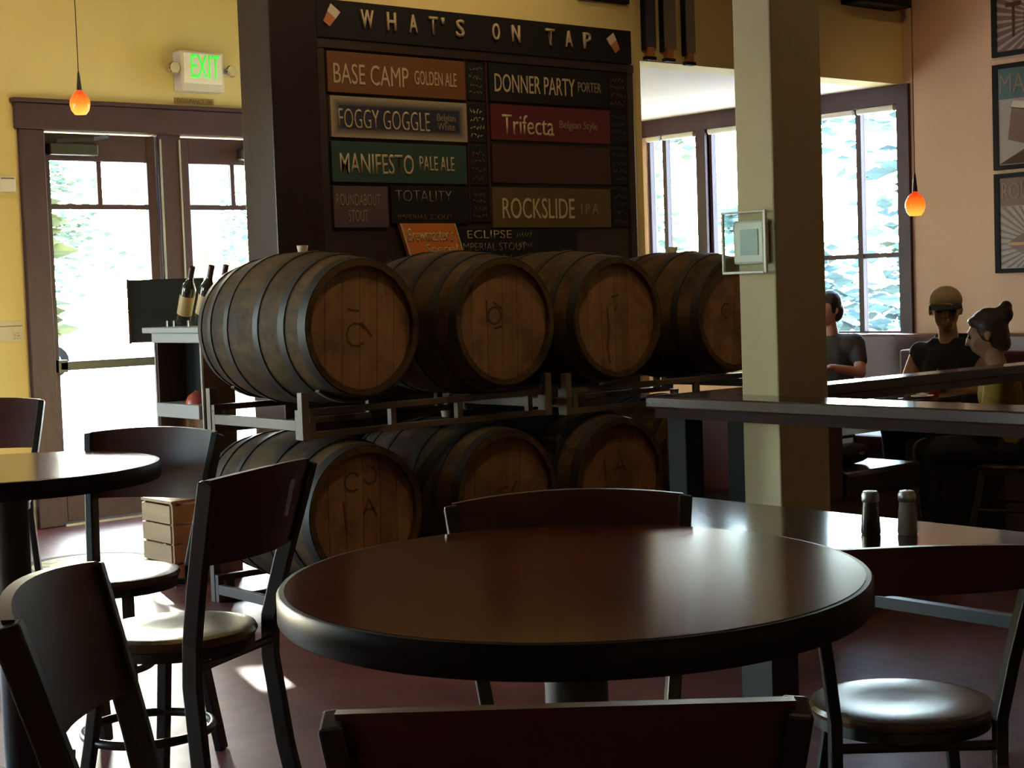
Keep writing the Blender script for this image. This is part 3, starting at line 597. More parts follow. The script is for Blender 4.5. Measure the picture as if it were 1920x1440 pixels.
def downlight(x, y, watts, label, aim=(0, 0, -1)):
    t = thing('ceiling_lamp', label, 'ceiling lamp', (x, y, ZC), 0, 'ceiling spot lamps')
    MB().lathe([(.012, 0), (.012, -.12)], 10).build('stem', 'black_metal', t)
    MB().lathe([(.05, -.12), (.055, -.13), (.06, -.26), (.056, -.262), (.05, -.14)], 20, cap=False).build('can', 'black_metal', t, smooth=True)
    MB().lathe([(.001, -.20), (.045, -.20)], 18, cap=False).build('lens', M['bulb'], t)
    l = bpy.data.lights.new('ceiling_lamp_light', 'SPOT'); l.energy = watts; l.color = (1, .70, .36); l.spot_size = math.radians(105); l.spot_blend = .7; l.shadow_soft_size = .04
    o = bpy.data.objects.new('ceiling_lamp_light', l); COL.objects.link(o); o.parent = t; o.location = (0, 0, -.27)
    o.rotation_euler = Vector((-aim[0], -aim[1], -aim[2])).to_track_quat('Z', 'Y').to_euler()
for x, y, wt, lb, aim in ((3.5, 4.2, 46, 'before the first barrel', (.1, .8, -1)), (4.9, 4.5, 48, 'before the third barrel', (.1, .8, -1)), (5.4, 5.9, 22, 'close to the tap board', (0, .6, -1)), (1.0, 1.0, 4, 'above the near table', (0, 0, -1)), (2.0, .5, 4, 'behind the near table', (0, 0, -1)), (7.7, 4.9, 40, 'above the booth', (.9, .2, -1)), (5.6, 1.9, 16, 'added above the drink counter to brighten the column', (-.1, 1, -.75)), (3.0, 7.9, 44, 'before the doors', (.5, 1, -.8))):  # drink counter lamp is added to brighten the column's right face
    downlight(x, y, wt, 'small black ceiling spot lamp ' + lb, aim)

# ================================================================== BARRELS AND RACKS
BL, RE, RB, NS = .90, .288, .338, 22
def brad(y): return RB - (RB-RE)*(abs(y)/(BL/2))**2
def stave_mesh():
    mb = MB(); ys = lin(-BL/2, BL/2, 9); a0 = PI/NS*1.0; th = .024; rows = []
    for y in ys:
        r = brad(y); ch = .0009
        rows += [Vector((math.sin(a)*rr, y, math.cos(a)*rr)) for a, rr in ((-a0, r-th), (-a0, r-ch*.6), (-a0*.55, r), (a0*.55, r), (a0, r-ch*.6), (a0, r-th))]
    n = 6; fs = []
    for j in range(len(ys)-1):
        for i in range(n): fs.append((j*n+i, j*n+(i+1) % n, (j+1)*n+(i+1) % n, (j+1)*n+i))
    fs += [tuple(range(n)), tuple(range((len(ys)-1)*n, len(ys)*n))[::-1]]
    return MB().add(rows, fs).mesh('stave', M['oak'], True)
STAVE = stave_mesh()
def head_boards():
    out = []; R = RE-.022; n = 6; w_ = 2*R/n
    for i in range(n):
        a, b_ = -R+i*w_+.0012, -R+(i+1)*w_-.0012
        xs = lin(max(a, -R*.985), min(b_, R*.985), 6); hh = [math.sqrt(max(R*R-x*x, 1e-5)) for x in xs]
        pts = [(x, -h) for x, h in zip(xs, hh)] + [(x, h) for x, h in zip(xs[::-1], hh[::-1])]
        out.append(MB().prism(pts, 'Y', -BL/2+.030, -BL/2+.050).mesh('head_board', M['oak_head']))
    return out
HEADB = head_boards()
def hoop_mesh(y, w_):
    r0, r1 = brad(y-w_/2)+.002, brad(y+w_/2)+.002
    return MB().lathe([(r0-.006, y-w_/2), (r0+.003, y-w_/2), (r1+.003, y+w_/2), (r1-.006, y+w_/2)], 44, (0, 0, 0), 'Y', cap=False).mesh('hoop', M['hoop'], True)
HOOPS = [hoop_mesh(y, w_) for y, w_ in ((-.425, .045), (-.30, .038), (-.125, .036), (.125, .036), (.30, .038), (.425, .045))]
BACK = MB().lathe([(.001, BL/2-.05), (RE-.02, BL/2-.05), (RE-.02, BL/2-.03), (.001, BL/2-.03)], 32, (0, 0, 0), 'Y', cap=False).mesh('back_head', M['oak_head'])
BUNG = MB().lathe([(.020, RB-.01), (.026, RB+.028), (.001, RB+.028)], 14, cap=False).mesh('bung', M['bung'], True)
def link(name, me, parent, rot=(0, 0, 0), loc=(0, 0, 0)):
    o = bpy.data.objects.new(name, me); COL.objects.link(o); o.parent = parent; o.rotation_euler = rot; o.location = loc; return o
def strokes(parent, lines, wdt=.010):
    for ln in lines:
        MB().sweep([(x, -BL/2+.0295, z) for x, z in ln], .001, wdt, (0, 1, 0)).build('stencil_mark', 'stencil', parent)
def barrel(label, x, z, spin, marks=(), bung=True):
    t = thing('barrel', label, 'barrel', (x, 6.05, z), 0, 'oak barrels on the racks')
    for i in range(NS): link('stave', STAVE, t, (0, 2*PI*i/NS, 0))
    for me in HOOPS: link('hoop', me, t)
    for me in HEADB: link('head_board', me, t, (0, spin, 0))
    link('back_head', BACK, t); 
    if bung: link('bung', BUNG, t)
    strokes(t, marks)
    return t
arc = lambda cx, cz, r, a0, a1: [(cx+r*math.cos(a), cz+r*math.sin(a)) for a in lin(a0, a1, 9)]
barrel('leftmost upper oak barrel, its long grey side turned to the doors', 3.89, 1.235, .05, [arc(-.02, -.03, .05, .5, 5.5), [(.01, .02), (.06, -.04)], [(-.06, .08), (.0, .07)]])
barrel('second upper oak barrel from the left, in front of the orange sign', 4.68, 1.228, .03, [arc(-.045, .03, .04, 0, 6.2), [(-.09, .0), (-.09, .10)], [(-.05, .09), (.0, .06)], [(.0, -.02), (-.05, -.03)]], False)
barrel('third upper oak barrel from the left, with dark crack down its head', 5.39, 1.220, .0, [[(-.05, .05), (-.04, -.06), (-.055, -.14), (-.04, -.22)], [(-.02, .10), (.03, .11)], [(.0, .03), (.02, .06)]], False)
barrel('rightmost upper oak barrel, half hidden by the column', 6.24, 1.205, .06, [arc(-.05, .02, .035, 1, 5)])
barrel('leftmost lower oak barrel, its side bleached by sunlight', 3.87, .44, .02, [arc(-.05, .14, .04, .6, 5.4), arc(.04, .16, .035, 3.5, 7.5), [(-.10, .06), (-.09, -.06)], [(.0, -.01), (.03, .06), (.07, -.02)], [(.01, .015), (.06, .015)]])
barrel('second lower oak barrel from the left, behind the table', 4.66, .44, .05, [[(-.04, .02), (.02, .03)], [(.04, .0), (.07, .05)]])
barrel('third lower oak barrel from the left, with stencilled marks', 5.38, .44, .08, [[(-.09, .09), (-.08, .0)], [(-.02, .03), (.02, .10), (.05, .02)], [(-.005, .05), (.04, .05)], [(.01, .18), (.04, .17)]])
barrel('rightmost lower oak barrel, seen between the counter legs', 6.22, .44, .0, [[(.0, .05), (.03, -.02)]])
def rack(label, x0, x1, cx, zb):
    """steel two-barrel rack; zb = underside"""
    t = thing('barrel_rack', label, 'barrel rack', (0, 0, 0), 0, 'steel barrel racks'); s_ = .028
    for y in (5.70, 6.40):
        for z in (zb+.014, zb+.112): MB().box(x0, x1, y-s_/2, y+s_/2, z-s_/2, z+s_/2).build('rail', 'rack', t, bevel=.002)
        for x in [x0+s_/2, x1-s_/2] + [c+d for c in cx for d in (-.22, .20)]: MB().box(x-s_/2, x+s_/2, y-s_/2, y+s_/2, zb+.028, zb+.098).build('upright', 'rack', t)
    for x in (x0+s_/2, x1-s_/2):
        for z in (zb+.06,): MB().box(x-s_/2, x+s_/2, 5.714, 6.386, z-.022, z+.022).build('side_bar', 'rack', t, bevel=.002)
        for y in (5.70-.032, 6.40+.032): MB().box(x-.018, x+.018, y-.018, y+.018, zb, zb+.20).build('post', 'rack', t, bevel=.002)
    for c in cx:
        for y in (5.70, 6.40):
            r = brad(y-6.05)+.006
            MB().sweep([(c+r*math.sin(a), y, zb+.455+.0-r*math.cos(a)) for a in lin(-.62, .62, 9)], .030, .010, (0, 1, 0)).build('cradle', 'rack', t)
    return t
rack('upper steel rack under the two left barrels', 3.60, 4.98, (3.89, 4.68), .775)
rack('upper steel rack under the two right barrels', 5.08, 6.56, (5.39, 6.24), .765)
rack('floor rack under the two left lower barrels', 3.58, 4.96, (3.87, 4.66), 0)
rack('floor rack under the two right lower barrels', 5.08, 6.54, (5.38, 6.22), 0)

# ================================================================== WINE STAND BY THE DOOR
t = thing('wine_stand', 'narrow grey and brown wine stand behind the left barrels', 'stand', (0, 0, 0))
MB().box(3.83, 4.07, 6.91, 7.50, 1.215, 1.243).build('top_board', 'grey_wood', t, bevel=.004); MB().box(3.85, 4.05, 6.93, 7.44, 1.165, 1.215).build('cornice', 'grey_wood', t, bevel=.006)
MB().box(3.862, 4.04, 6.95, 6.972, 0, 1.165).build('end_panel', 'dark_brown', t); MB().box(3.862, 4.04, 7.40, 7.422, 0, 1.165).build('end_panel', 'dark_brown', t)
MB().box(3.856, 3.866, 6.945, 6.956, 0, 1.165).build('corner_trim', 'grey_wood', t); MB().box(3.856, 3.866, 7.415, 7.426, 0, 1.165).build('corner_trim', 'grey_wood', t)
MB().box(4.018, 4.04, 6.972, 7.40, .86, 1.165).build('back_panel', 'black', t)
MB().box(3.845, 4.04, 6.972, 7.40, .79, .86).build('shelf', 'grey_wood', t, bevel=.004)
for k in range(5): MB().box(4.012, 4.03, 6.985+k*.085, 7.045+k*.085, .02, .79).build('slat', 'brown_wood', t)
MB().box(3.862, 4.04, 6.972, 7.40, .40, .425).build('shelf', 'brown_wood', t)
for k, y in enumerate((7.02, 7.14, 7.29, 7.36)): MB().tube([(3.90, y, 1.243), (3.90, y, 1.275)], .004, 6).build('peg', 'steel', t)
def bottle(label, x, y, tilt, dx):
    b = thing('wine_bottle', label, 'bottle', (x, y, 1.262), 0, 'wine bottles on the stand'); b.rotation_euler = (tilt, dx, 0)
    MB().lathe([(.001, .0), (.033, .0), (.037, .006), (.037, .175), (.033, .20), (.016, .235), (.0135, .25), (.0135, .30), (.001, .30)], 24, cap=False).build('glass', 'bottle', b, smooth=True)
    MB().lathe([(.0374, .05), (.0378, .052), (.0378, .15), (.0374, .152)], 24, cap=False).build('label', 'bottle_label', b, smooth=True)
    MB().lathe([(.0142, .245), (.0148, .305), (.001, .306)], 18, cap=False).build('foil', 'foil', b, smooth=True)
bottle('gold labelled wine bottle leaning on the stand, nearest the doors', 3.92, 7.23, .42, .0)
bottle('dark wine bottle leaning in the middle of the stand', 3.95, 7.10, .42, .02)
bottle('wine bottle whose neck shows just above the first barrel', 3.97, 6.985, .42, .0)
t = thing('bowl', 'upturned red bowl on the shelf of the wine stand', 'bowl', (3.93, 7.12, .86))
MB().lathe([(.068, 0), (.066, .012), (.052, .040), (.028, .056), (.001, .060)], 24, cap=False).build('shell', plain('red_glaze', (.45, .08, .05), .3), t, smooth=True); MB().lathe([(.020, .056), (.021, .064), (.001, .064)], 16, cap=False).build('foot_ring', plain('red_glaze_foot', (.40, .07, .05), .3), t, smooth=True)
t = thing('notice_stand', 'black notice panel on a thin pole behind the wine stand', 'sign', (0, 0, 0))
pa, pb_ = plan(-1.975, 8.32), plan(-1.60, 8.42); dn = (pb_-pa).normalized(); nn = Vector((dn.y, -dn.x, 0))
def quadbox(a, b_, z0, z1, th): return MB().add([p+nn*s_+ZU*z for z in (z0, z1) for s_ in (0, th) for p in (a, b_)], [(0, 2, 3, 1), (4, 5, 7, 6), (0, 1, 5, 4), (2, 6, 7, 3), (0, 4, 6, 2), (1, 3, 7, 5)])
quadbox(pa, pb_, 1.165, 1.49, .02).build('panel', plain('slate_black', (.018, .026, .032), .5), t); quadbox(pa+nn*.02-dn*.006, pa+nn*.02+dn*.006, 1.16, 1.495, .006).build('edge', 'dark_brown', t)
mid = (pa+pb_)/2; MB().tube([(mid.x, mid.y, .02), (mid.x, mid.y, 1.17)], .014, 10).build('pole', 'black_metal', t); MB().lathe([(.12, 0), (.12, .015), (.02, .025)], 28, (mid.x, mid.y, 0)).build('base', 'black_metal', t, smooth=True)
t = thing('crate', 'pale wooden crate on the floor before the wine stand', 'crate', (3.74, 7.06, 0), 0)
for k in range(4):
    z = .02+k*.095
    for s_ in (-1, 1): MB().box(-.1, .1, s_*.15-.008, s_*.15+.008, z, z+.085).build('slat', 'crate', t); MB().box(s_*.1-.008, s_*.1+.008, -.142, .142, z, z+.085).build('slat', 'crate', t)
for s_ in (-1, 1):
    for q in (-1, 1): MB().box(s_*.085-.01, s_*.085+.01, q*.135-.01, q*.135+.01, .0, .40).build('corner_post', 'crate', t)
MB().box(-.105, .105, -.155, .155, .401, .415).build('lid', 'crate', t)
# floor medallion
t = thing('floor_medallion', 'round yellow floor medallion with dark ring before the doors', 'floor emblem', (3.68, 7.90, 0))
M['gold_floor'] = plain('yellow_floor_paint', (.46, .34, .07), .6, spec=.25, vary=.15, scale=5)
MB().lathe([(.001, .004), (.31, .004), (.31, 0)], 56, cap=False).build('disc', 'gold_floor', t); MB().lathe([(.31, .0), (.31, .005), (.355, .005), (.355, 0)], 56, cap=False).build('ring', 'black', t)
for i in range(14):
    a = 2*PI*i/14; o = MB().box(-.025, .025, -.03, .03, .004, .0055).build('mark', plain('olive_floor_mark', (.26, .19, .04), .4) if i == 0 else bpy.data.materials['olive_floor_mark'], t, (.24*math.cos(a), .24*math.sin(a), 0), (0, 0, a))

# ================================================================== CHAIRS
def chair(name, label, cat, seat_h, back_h, ring, slot=False, group=None, plate=.195):
    t = thing(name, label, cat, (0, 0, 0), 0, group)
    # seat: round, slightly dished
    MB().lathe([(.001, seat_h-.008), (.10, seat_h-.006), (.17, seat_h), (.195, seat_h-.004), (.20, seat_h-.014), (.195, seat_h-.024), (.001, seat_h-.026)], 40, cap=False).build('seat', 'seat_wood', t, smooth=True)
    MB().lathe([(.155, seat_h-.026), (.192, seat_h-.026), (.192, seat_h-.050), (.155, seat_h-.050)], 40, cap=False).build('seat_rim', 'black_metal', t, smooth=True)
    P = [(.225, -.262, back_h), (.212, -.235, back_h-.10), (.190, -.195, seat_h+.13), (.172, -.165, seat_h), (.172, -.160, seat_h-.10), (.185, -.185, seat_h*.45), (.205, -.235, 0)]
    for s_ in (-1, 1):
        MB().sweep([(s_*x, y, z) for x, y, z in P], .026, .042, (1, 0, 0)).build('back_post', 'black_metal', t, bevel=.004)
        MB().sweep([(s_*.13, .12, seat_h-.03), (s_*.15, .15, seat_h*.55), (s_*.185, .20, 0)], .026, .030, (1, 0, 0)).build('front_leg', 'black_metal', t, bevel=.004)
    # curved back plate between the posts
    n = 13; z1, z0 = back_h+.006, back_h-plate; vs, fs = [], []
    for i in range(n):
        q = -1+2*i/(n-1); bow = .045*(1-q*q)
        for z in (z0, z1):
            zz = z + (.012*(1-q*q) if z == z1 else -.02*(1-q*q)*0); f = (z-z0)/(z1-z0)
            g_ = 1-(1-f)*plate/.195; hw = .192+.030*g_; y = -.208-.052*g_ - bow
            vs += [(q*hw, y+.009, zz), (q*hw, y-.009, zz)]
    for i in range(n-1):
        k = 4*i; fs += [(k, k+4, k+6, k+2), (k+1, k+3, k+7, k+5), (k+2, k+6, k+7, k+3), (k, k+1, k+5, k+4)]
    fs += [(0, 2, 3, 1), (4*n-4, 4*n-3, 4*n-1, 4*n-2)]
    if slot:      # hand slot: leave out a lens of the plate by building it in two storeys round the hole
        vs, fs = [], []
        n = 29; rows = lin(0, 1, 15)
        def pt(q, f, o_):
            bow = .045*(1-q*q); return (q*(.192+.030*f), -.208-.052*f-bow+o_, z0+(z1-z0)*f+.012*(1-q*q)*f)
        keep = lambda q, f: ((q-.42)/.085)**2 + ((f-.55)/.24)**2 > 1
        idx = {}
        def vid(i, j, o_):
            key = (i, j, o_)
            if key not in idx:
                idx[key] = len(vs); vs.append(pt(-1+2*i/(n-1), rows[j], .009 if o_ else -.009))
            return idx[key]
        cell = lambda i, j: 0 <= i < n-1 and 0 <= j < 14 and keep(-1+2*(i+.5)/(n-1), (rows[j]+rows[j+1])/2)
        for i in range(n-1):
            for j in range(14):
                if not cell(i, j): continue
                for o_ in (0, 1): fs.append((vid(i, j, o_), vid(i+1, j, o_), vid(i+1, j+1, o_), vid(i, j+1, o_)))
                for di, dj, e in ((-1, 0, ((i, j), (i, j+1))), (1, 0, ((i+1, j), (i+1, j+1))), (0, -1, ((i, j), (i+1, j))), (0, 1, ((i, j+1), (i+1, j+1)))):
                    if not cell(i+di, j+dj): fs.append((vid(*e[0], 0), vid(*e[1], 0), vid(*e[1], 1), vid(*e[0], 1)))
    MB().add(vs, fs).build('backrest', 'chair_wood', t, smooth=True)
    if ring:
        MB().tube([(.155*math.cos(a), .09+.155*math.sin(a)*1.0, .33) for a in lin(0, 2*PI*31/32, 32)], .011, 10, closed=True).build('foot_ring', 'black_metal', t, smooth=True)
    else:
        for s_ in (-1, 1): MB().tube([(s_*.178, -.175, seat_h*.5), (s_*.155, .155, seat_h*.5)], .010, 8).build('stretcher', 'black_metal', t)
    MB().tube([(-.17, -.168, seat_h-.06), (.17, -.168, seat_h-.06)], .011, 8).build('stretcher', 'black_metal', t)
    return t
def face(dx, dz):
    """heading (plan: right, forward) -> world z-rotation for a chair that faces local +y"""
    v = R0*dx + F0*dz; return math.atan2(v.y, v.x) - PI/2
GS, GD = 'tall stools with foot rings', 'low dining chairs'
def put(o, xc, zc, rz): p = plan(xc, zc); o.location = (p.x, p.y, 0); o.rotation_euler = (0, 0, rz); return o
st = chair('bar_stool', 'dark stool with a slotted back left of the round table, facing the left table', 'stool', .59, .97, True, True, GS)
put(st, -.84, 3.85, face(-.924, .383))
st2 = chair('bar_stool', 'nearest stool, only its dark top rail in view at the bottom', 'stool', .59, .97, True, False, GS)
put(st2, .045, 1.785, face(0.02, 1))
def more(lb, xc, zc, rz):
    p = plan(xc, zc); return dup(st2, (p.x, p.y, 0), (0, 0, rz), lb)
more('stool with pale lit post ends on the far side of the round table', .12, 2.775, face(0.08, -1))
more('stool at the far side of the left table, its seat shining', -1.20, 4.68, face(-.33, -.94))
more('stool at the lower left corner, tucked to the round table', -.405, 2.268, face(1, .02))
more('distant stool against the yellow wall left of the doors', -2.20, 6.55, face(.15, -1))
dc = chair('dining_chair', 'dark dining chair with a shining seat, tucked under the right table', 'chair', .45, .82, False, False, GD, .085)
put(dc, .83, 3.47, face(.03, 1))

# ================================================================== TABLES
def round_table(label, xc, zc, R, h=.93, tilt=0):
    p = plan(xc, zc); t = thing('round_table', label, 'table', (p.x, p.y, 0), 0)
    MB().lathe([(.001, h-.012), (R-.02, h-.012), (R-.02, h-.001), (R-.012, h), (.001, h)], 96, cap=False).build('tabletop', 'table', t, smooth=True)
    MB().lathe([(R-.021, h-.05), (R-.004, h-.05), (R, h-.045), (R, h-.006), (R-.004, h-.001), (R-.012, h-.0005), (R-.021, h-.013)], 96, cap=False).build('edge_band', 'table_edge', t, smooth=True)
    MB().lathe([(.001, h-.05), (R-.021, h-.05), (R-.021, h-.013), (.001, h-.013)], 64, cap=False).build('underside', 'black', t)
    if tilt:      # the top sits a touch out of level on its pedestal
        q = Matrix.Rotation(tilt, 3, R0); pv = Vector((0, 0, h))
        for ch_ in t.children: ch_.rotation_euler = q.to_euler(); ch_.location = pv - q @ pv
    MB().lathe([(.05, .05), (.05, h-.065), (.12, h-.060), (.12, h-.055)], 28).build('pedestal', 'black_metal', t, smooth=True)
    for k in range(4):
        a = PI/4+k*PI/2; c, s_ = math.cos(a), math.sin(a); MB().sweep([(c*.03, s_*.03, .06), (c*.20, s_*.20, .045), (c*.33, s_*.33, .015)], .06, .03, (-s_, c, 0)).build('foot', 'black_metal', t, bevel=.006)
    return t
round_table('large polished round table in the foreground', .085, 2.49, .462, tilt=math.radians(1.1))
round_table('round table at the left edge with light on its top', -1.42, 4.46, .42)
t = thing('square_table', 'dark dining table at the right carrying the salt and pepper', 'table', (0, 0, 0))
MB().box(2.68, 3.40, 2.02, 3.26, .715, .75).build('tabletop', 'dark_table', t, bevel=.006); MB().box(2.99, 3.09, 2.60, 2.70, .03, .715).build('pedestal', 'black_metal', t)
for c, s_ in ((1, 0), (-1, 0), (0, 1), (0, -1)): MB().sweep([(3.04+c*.04, 2.65+s_*.04, .05), (3.04+c*.30, 2.65+s_*.40, .02)], .07, .04, (-s_, c, 0)).build('foot', 'black_metal', t)
M['shaker_glass'] = plain('frosted_shaker', (.45, .43, .38), .25); M['pepper'] = plain('dark_pepper', (.035, .032, .028), .25)
for lb, x, y, mt in (('dark pepper shaker beside the salt on the right table', 3.150, 2.412, 'pepper'), ('pale salt shaker on the right table', 3.205, 2.345, 'shaker_glass')):
    s = thing('shaker', lb, 'shaker', (x, y, .75), 0, 'salt and pepper')
    MB().lathe([(.001, 0), (.022, 0), (.024, .005), (.021, .055), (.0185, .082), (.001, .082)], 18, cap=False).build('body', mt, s, smooth=True); MB().lathe([(.0195, .080), (.0215, .084), (.0215, .098), (.017, .106), (.001, .108)], 18, cap=False).build('cap', 'steel', s, smooth=True)

# drink counter along the aisle, ending behind the column
t = thing('drink_counter', 'long dark wooden drink counter running past the column', 'counter', (0, 0, 0))
MB().prism([(4.50, 1.2), (4.74, 1.2), (4.74, 4.262), (5.20, 4.262), (5.20, 4.54), (4.50, 4.54)], 'Z', .885, .93).build('top', 'counter', t, bevel=.006)
MB().box(4.515, 4.54, 1.25, 4.50, .845, .885).build('apron', 'apron', t)
for x, y in ((4.60, 4.42), (4.95, 4.42), (4.61, 2.3), (4.61, 1.4)): MB().box(x-.05, x+.05, y-.05, y+.05, 0, .885).build('leg', 'black', t, bevel=.005)
MB().box(4.52, 4.56, 1.3, 4.4, .22, .26).build('foot_rail', 'black_metal', t)
t = thing('booth_rail', 'dark wooden rail running from the column past the booth', 'rail', (0, 0, 0))
MB().box(5.051, 8.2, 4.12, 4.26, .900, .945).build('cap', 'counter', t, bevel=.006); MB().box(5.051, 8.2, 4.17, 4.21, .865, .900).build('under_rail', 'counter', t)
for x in (5.12, 7.75): MB().box(x-.03, x+.03, 4.16, 4.22, 0, .865).build('post', 'black_metal', t)

# booth: two benches with a table between, and the long bench under the windows
def bench(label, x0, x1, y0, y1, back_side, h, seat='dark_vinyl'):
    t = thing('booth_bench', label, 'bench', (0, 0, 0), 0); s_ = 1 if back_side > 0 else -1
    xb0, xb1 = (x1-.12, x1) if s_ > 0 else (x0, x0+.12); xs0, xs1 = (x0, x1-.12) if s_ > 0 else (x0+.12, x1)
    MB().box(xs0, xs1, y0, y1, .38, .50).build('seat_cushion', seat, t, bevel=.02); MB().box(x0+.02, x1-.02, y0+.02, y1-.02, 0, .38).build('plinth', 'dark_brown', t)
    MB().box(xb0, xb1, y0, y1, .38, h).build('back_cushion', 'red_vinyl', t, bevel=.02)
bench('long maroon bench under the bay windows', 8.70, 9.32, 5.2, 7.9, 1, .97, 'red_vinyl')
bench('dark booth bench seat shining behind the column', 5.58, 6.28, 4.50, 5.5, -1, .80)
bench('booth bench under the man in the cap', 7.15, 7.72, 4.62, 5.6, 1, .95, 'red_vinyl')
t = thing('booth_table', 'booth table with plates behind the rail', 'table', (0, 0, 0)); MB().box(6.32, 7.10, 4.66, 5.6, .735, .77).build('tabletop', 'dark_table', t, bevel=.005); MB().box(6.57, 6.67, 5.30, 5.40, .03, .735).build('pedestal', 'black_metal', t)
MB().box(6.42, 6.82, 5.2, 5.5, 0, .03).build('base', 'black_metal', t)
t = thing('serving_dish', 'oval dish of food with pale rim on the booth table', 'dish', (6.48, 4.85, .77)); t.rotation_euler = (0, 0, -.5)
o = MB().lathe([(.04, .0), (.07, .004), (.085, .05), (.095, .055), (.08, .048), (.06, .012), (.001, .010)], 28, cap=False).build('dish', plain('grey_glaze', (.30, .30, .28), .25), t, smooth=True); o.scale = (1.25, .8, 1)
o = MB().ball((0, 0, .035), .06, sc=(1.3, .8, .45)).build('food', plain('brown_food', (.22, .12, .04), .6, vary=.5, scale=30), t, smooth=True)
t = thing('drinking_glass', 'clear glass beside the red cup on the booth table', 'glass', (6.67, 4.86, .77)); MB().lathe([(.026, .0), (.032, .10), (.030, .10), (.025, .006), (.001, .006)], 20, cap=False).build('glass', plain('cloudy_glass', (.28, .27, .30), .2), t, smooth=True); MB().lathe([(.001, .06), (.027, .06), (.0255, .008)], 20, cap=False).build('drink', plain('pale_drink', (.3, .28, .25), .3), t)
t = thing('paper_cup', 'bright red cup on the booth table', 'cup', (6.74, 4.76, .77)); MB().lathe([(.028, .0), (.038, .095), (.040, .097), (.036, .095), (.027, .004), (.001, .004)], 22, cap=False).build('wall', plain('red_cup', (.55, .03, .03), .4), t, smooth=True); MB().lathe([(.037, .09), (.0405, .094), (.040, .100), (.036, .098)], 22, cap=False).build('rim', 'cream', t, smooth=True)
t = thing('small_plate', 'small white plate on the booth table before the red cup', 'plate', (6.61, 4.73, .77)); MB().lathe([(.001, .004), (.035, .004), (.055, .012), (.056, .009), (.035, .0), (.001, .0)], 24, cap=False).build('plate', 'white_plastic', t, smooth=True); MB().ball((0, 0, .014), .022, sc=(1, 1, .5)).build('napkin', 'white_plastic', t, smooth=True)
t = thing('handbag', 'dark handbag lying on the shining booth bench', 'bag', (6.0, 4.72, .50)); MB().ball((0, 0, .05), .10, sc=(1.5, .8, .5)).build('body', 'black', t, smooth=True); MB().tube([(-.08, 0, .09), (-.05, .0, .13), (.05, 0, .13), (.08, 0, .09)], .008, 8).build('strap', 'black', t, smooth=True); MB().box(-.02, .02, -.085, -.078, .05, .065).build('clasp', 'chrome', t)
# ================================================================== PEOPLE
def fused(name, blobs, mat, parent, voxel=.010, smooth_it=6):
    """One continuous skin grown over overlapping ellipsoids (voxel remesh, then smoothed)."""
    mb = MB()
    for c, r, sc in blobs: mb.ball(c, r, 12, 8, sc)
    me = bpy.data.meshes.new(name); me.from_pydata(mb.v, [], mb.f); o = bpy.data.objects.new(name+'_raw', me); COL.objects.link(o)
    rm = o.modifiers.new('r', 'REMESH'); rm.mode = 'VOXEL'; rm.voxel_size = voxel
    sm = o.modifiers.new('s', 'SMOOTH'); sm.factor = .5; sm.iterations = smooth_it
    me2 = bpy.data.meshes.new_from_object(o.evaluated_get(bpy.context.evaluated_depsgraph_get())); bpy.data.objects.remove(o)
    me2.name = name; me2.materials.clear(); me2.materials.append(M[mat])
    for p in me2.polygons: p.use_smooth = True
    r = bpy.data.objects.new(name, me2); COL.objects.link(r); r.parent = parent; return r
def limb(a, b_, ra, rb, n=8, sc=(1, 1, 1)):
    a, b_ = Vector(a), Vector(b_); return [(tuple(a+(b_-a)*i/(n-1)), ra+(rb-ra)*i/(n-1), sc) for i in range(n)]
def hand(wr, side, fwd, up=(0, 0, 1)):
    """palm, four fingers and a thumb lying relaxed in front of the wrist"""
    wr, f = Vector(wr), Vector(fwd).normalized(); s_ = f.cross(Vector(up)).normalized()*side; u = Vector(up); out = []
    out += limb(wr, wr+f*.045, .022, .024, 4, (1, 1, .8)) + limb(wr+f*.05-s_*.024, wr+f*.075-s_*.026, .013, .012, 3) + limb(wr+f*.05+s_*.022, wr+f*.072+s_*.024, .013, .012, 3) + limb(wr+f*.06-s_*.008, wr+f*.08+s_*.006, .013, .013, 3)
    for k, (o_, L) in enumerate(((-.030, .062), (-.010, .075), (.010, .070), (.029, .054))):
        b0 = wr+f*.078+s_*o_; m_ = b0+f*L*.5+u*.010; e = b0+f*L*.9-u*.010; out += limb(b0, m_, .0095, .009, 4) + limb(m_, e, .009, .0078, 4)
    th = wr+f*.025-s_*.026; out += limb(th, th+f*.03-s_*.026, .011, .010, 4) + limb(th+f*.03-s_*.026, th+f*.058-s_*.030, .010, .0085, 4)
    return out
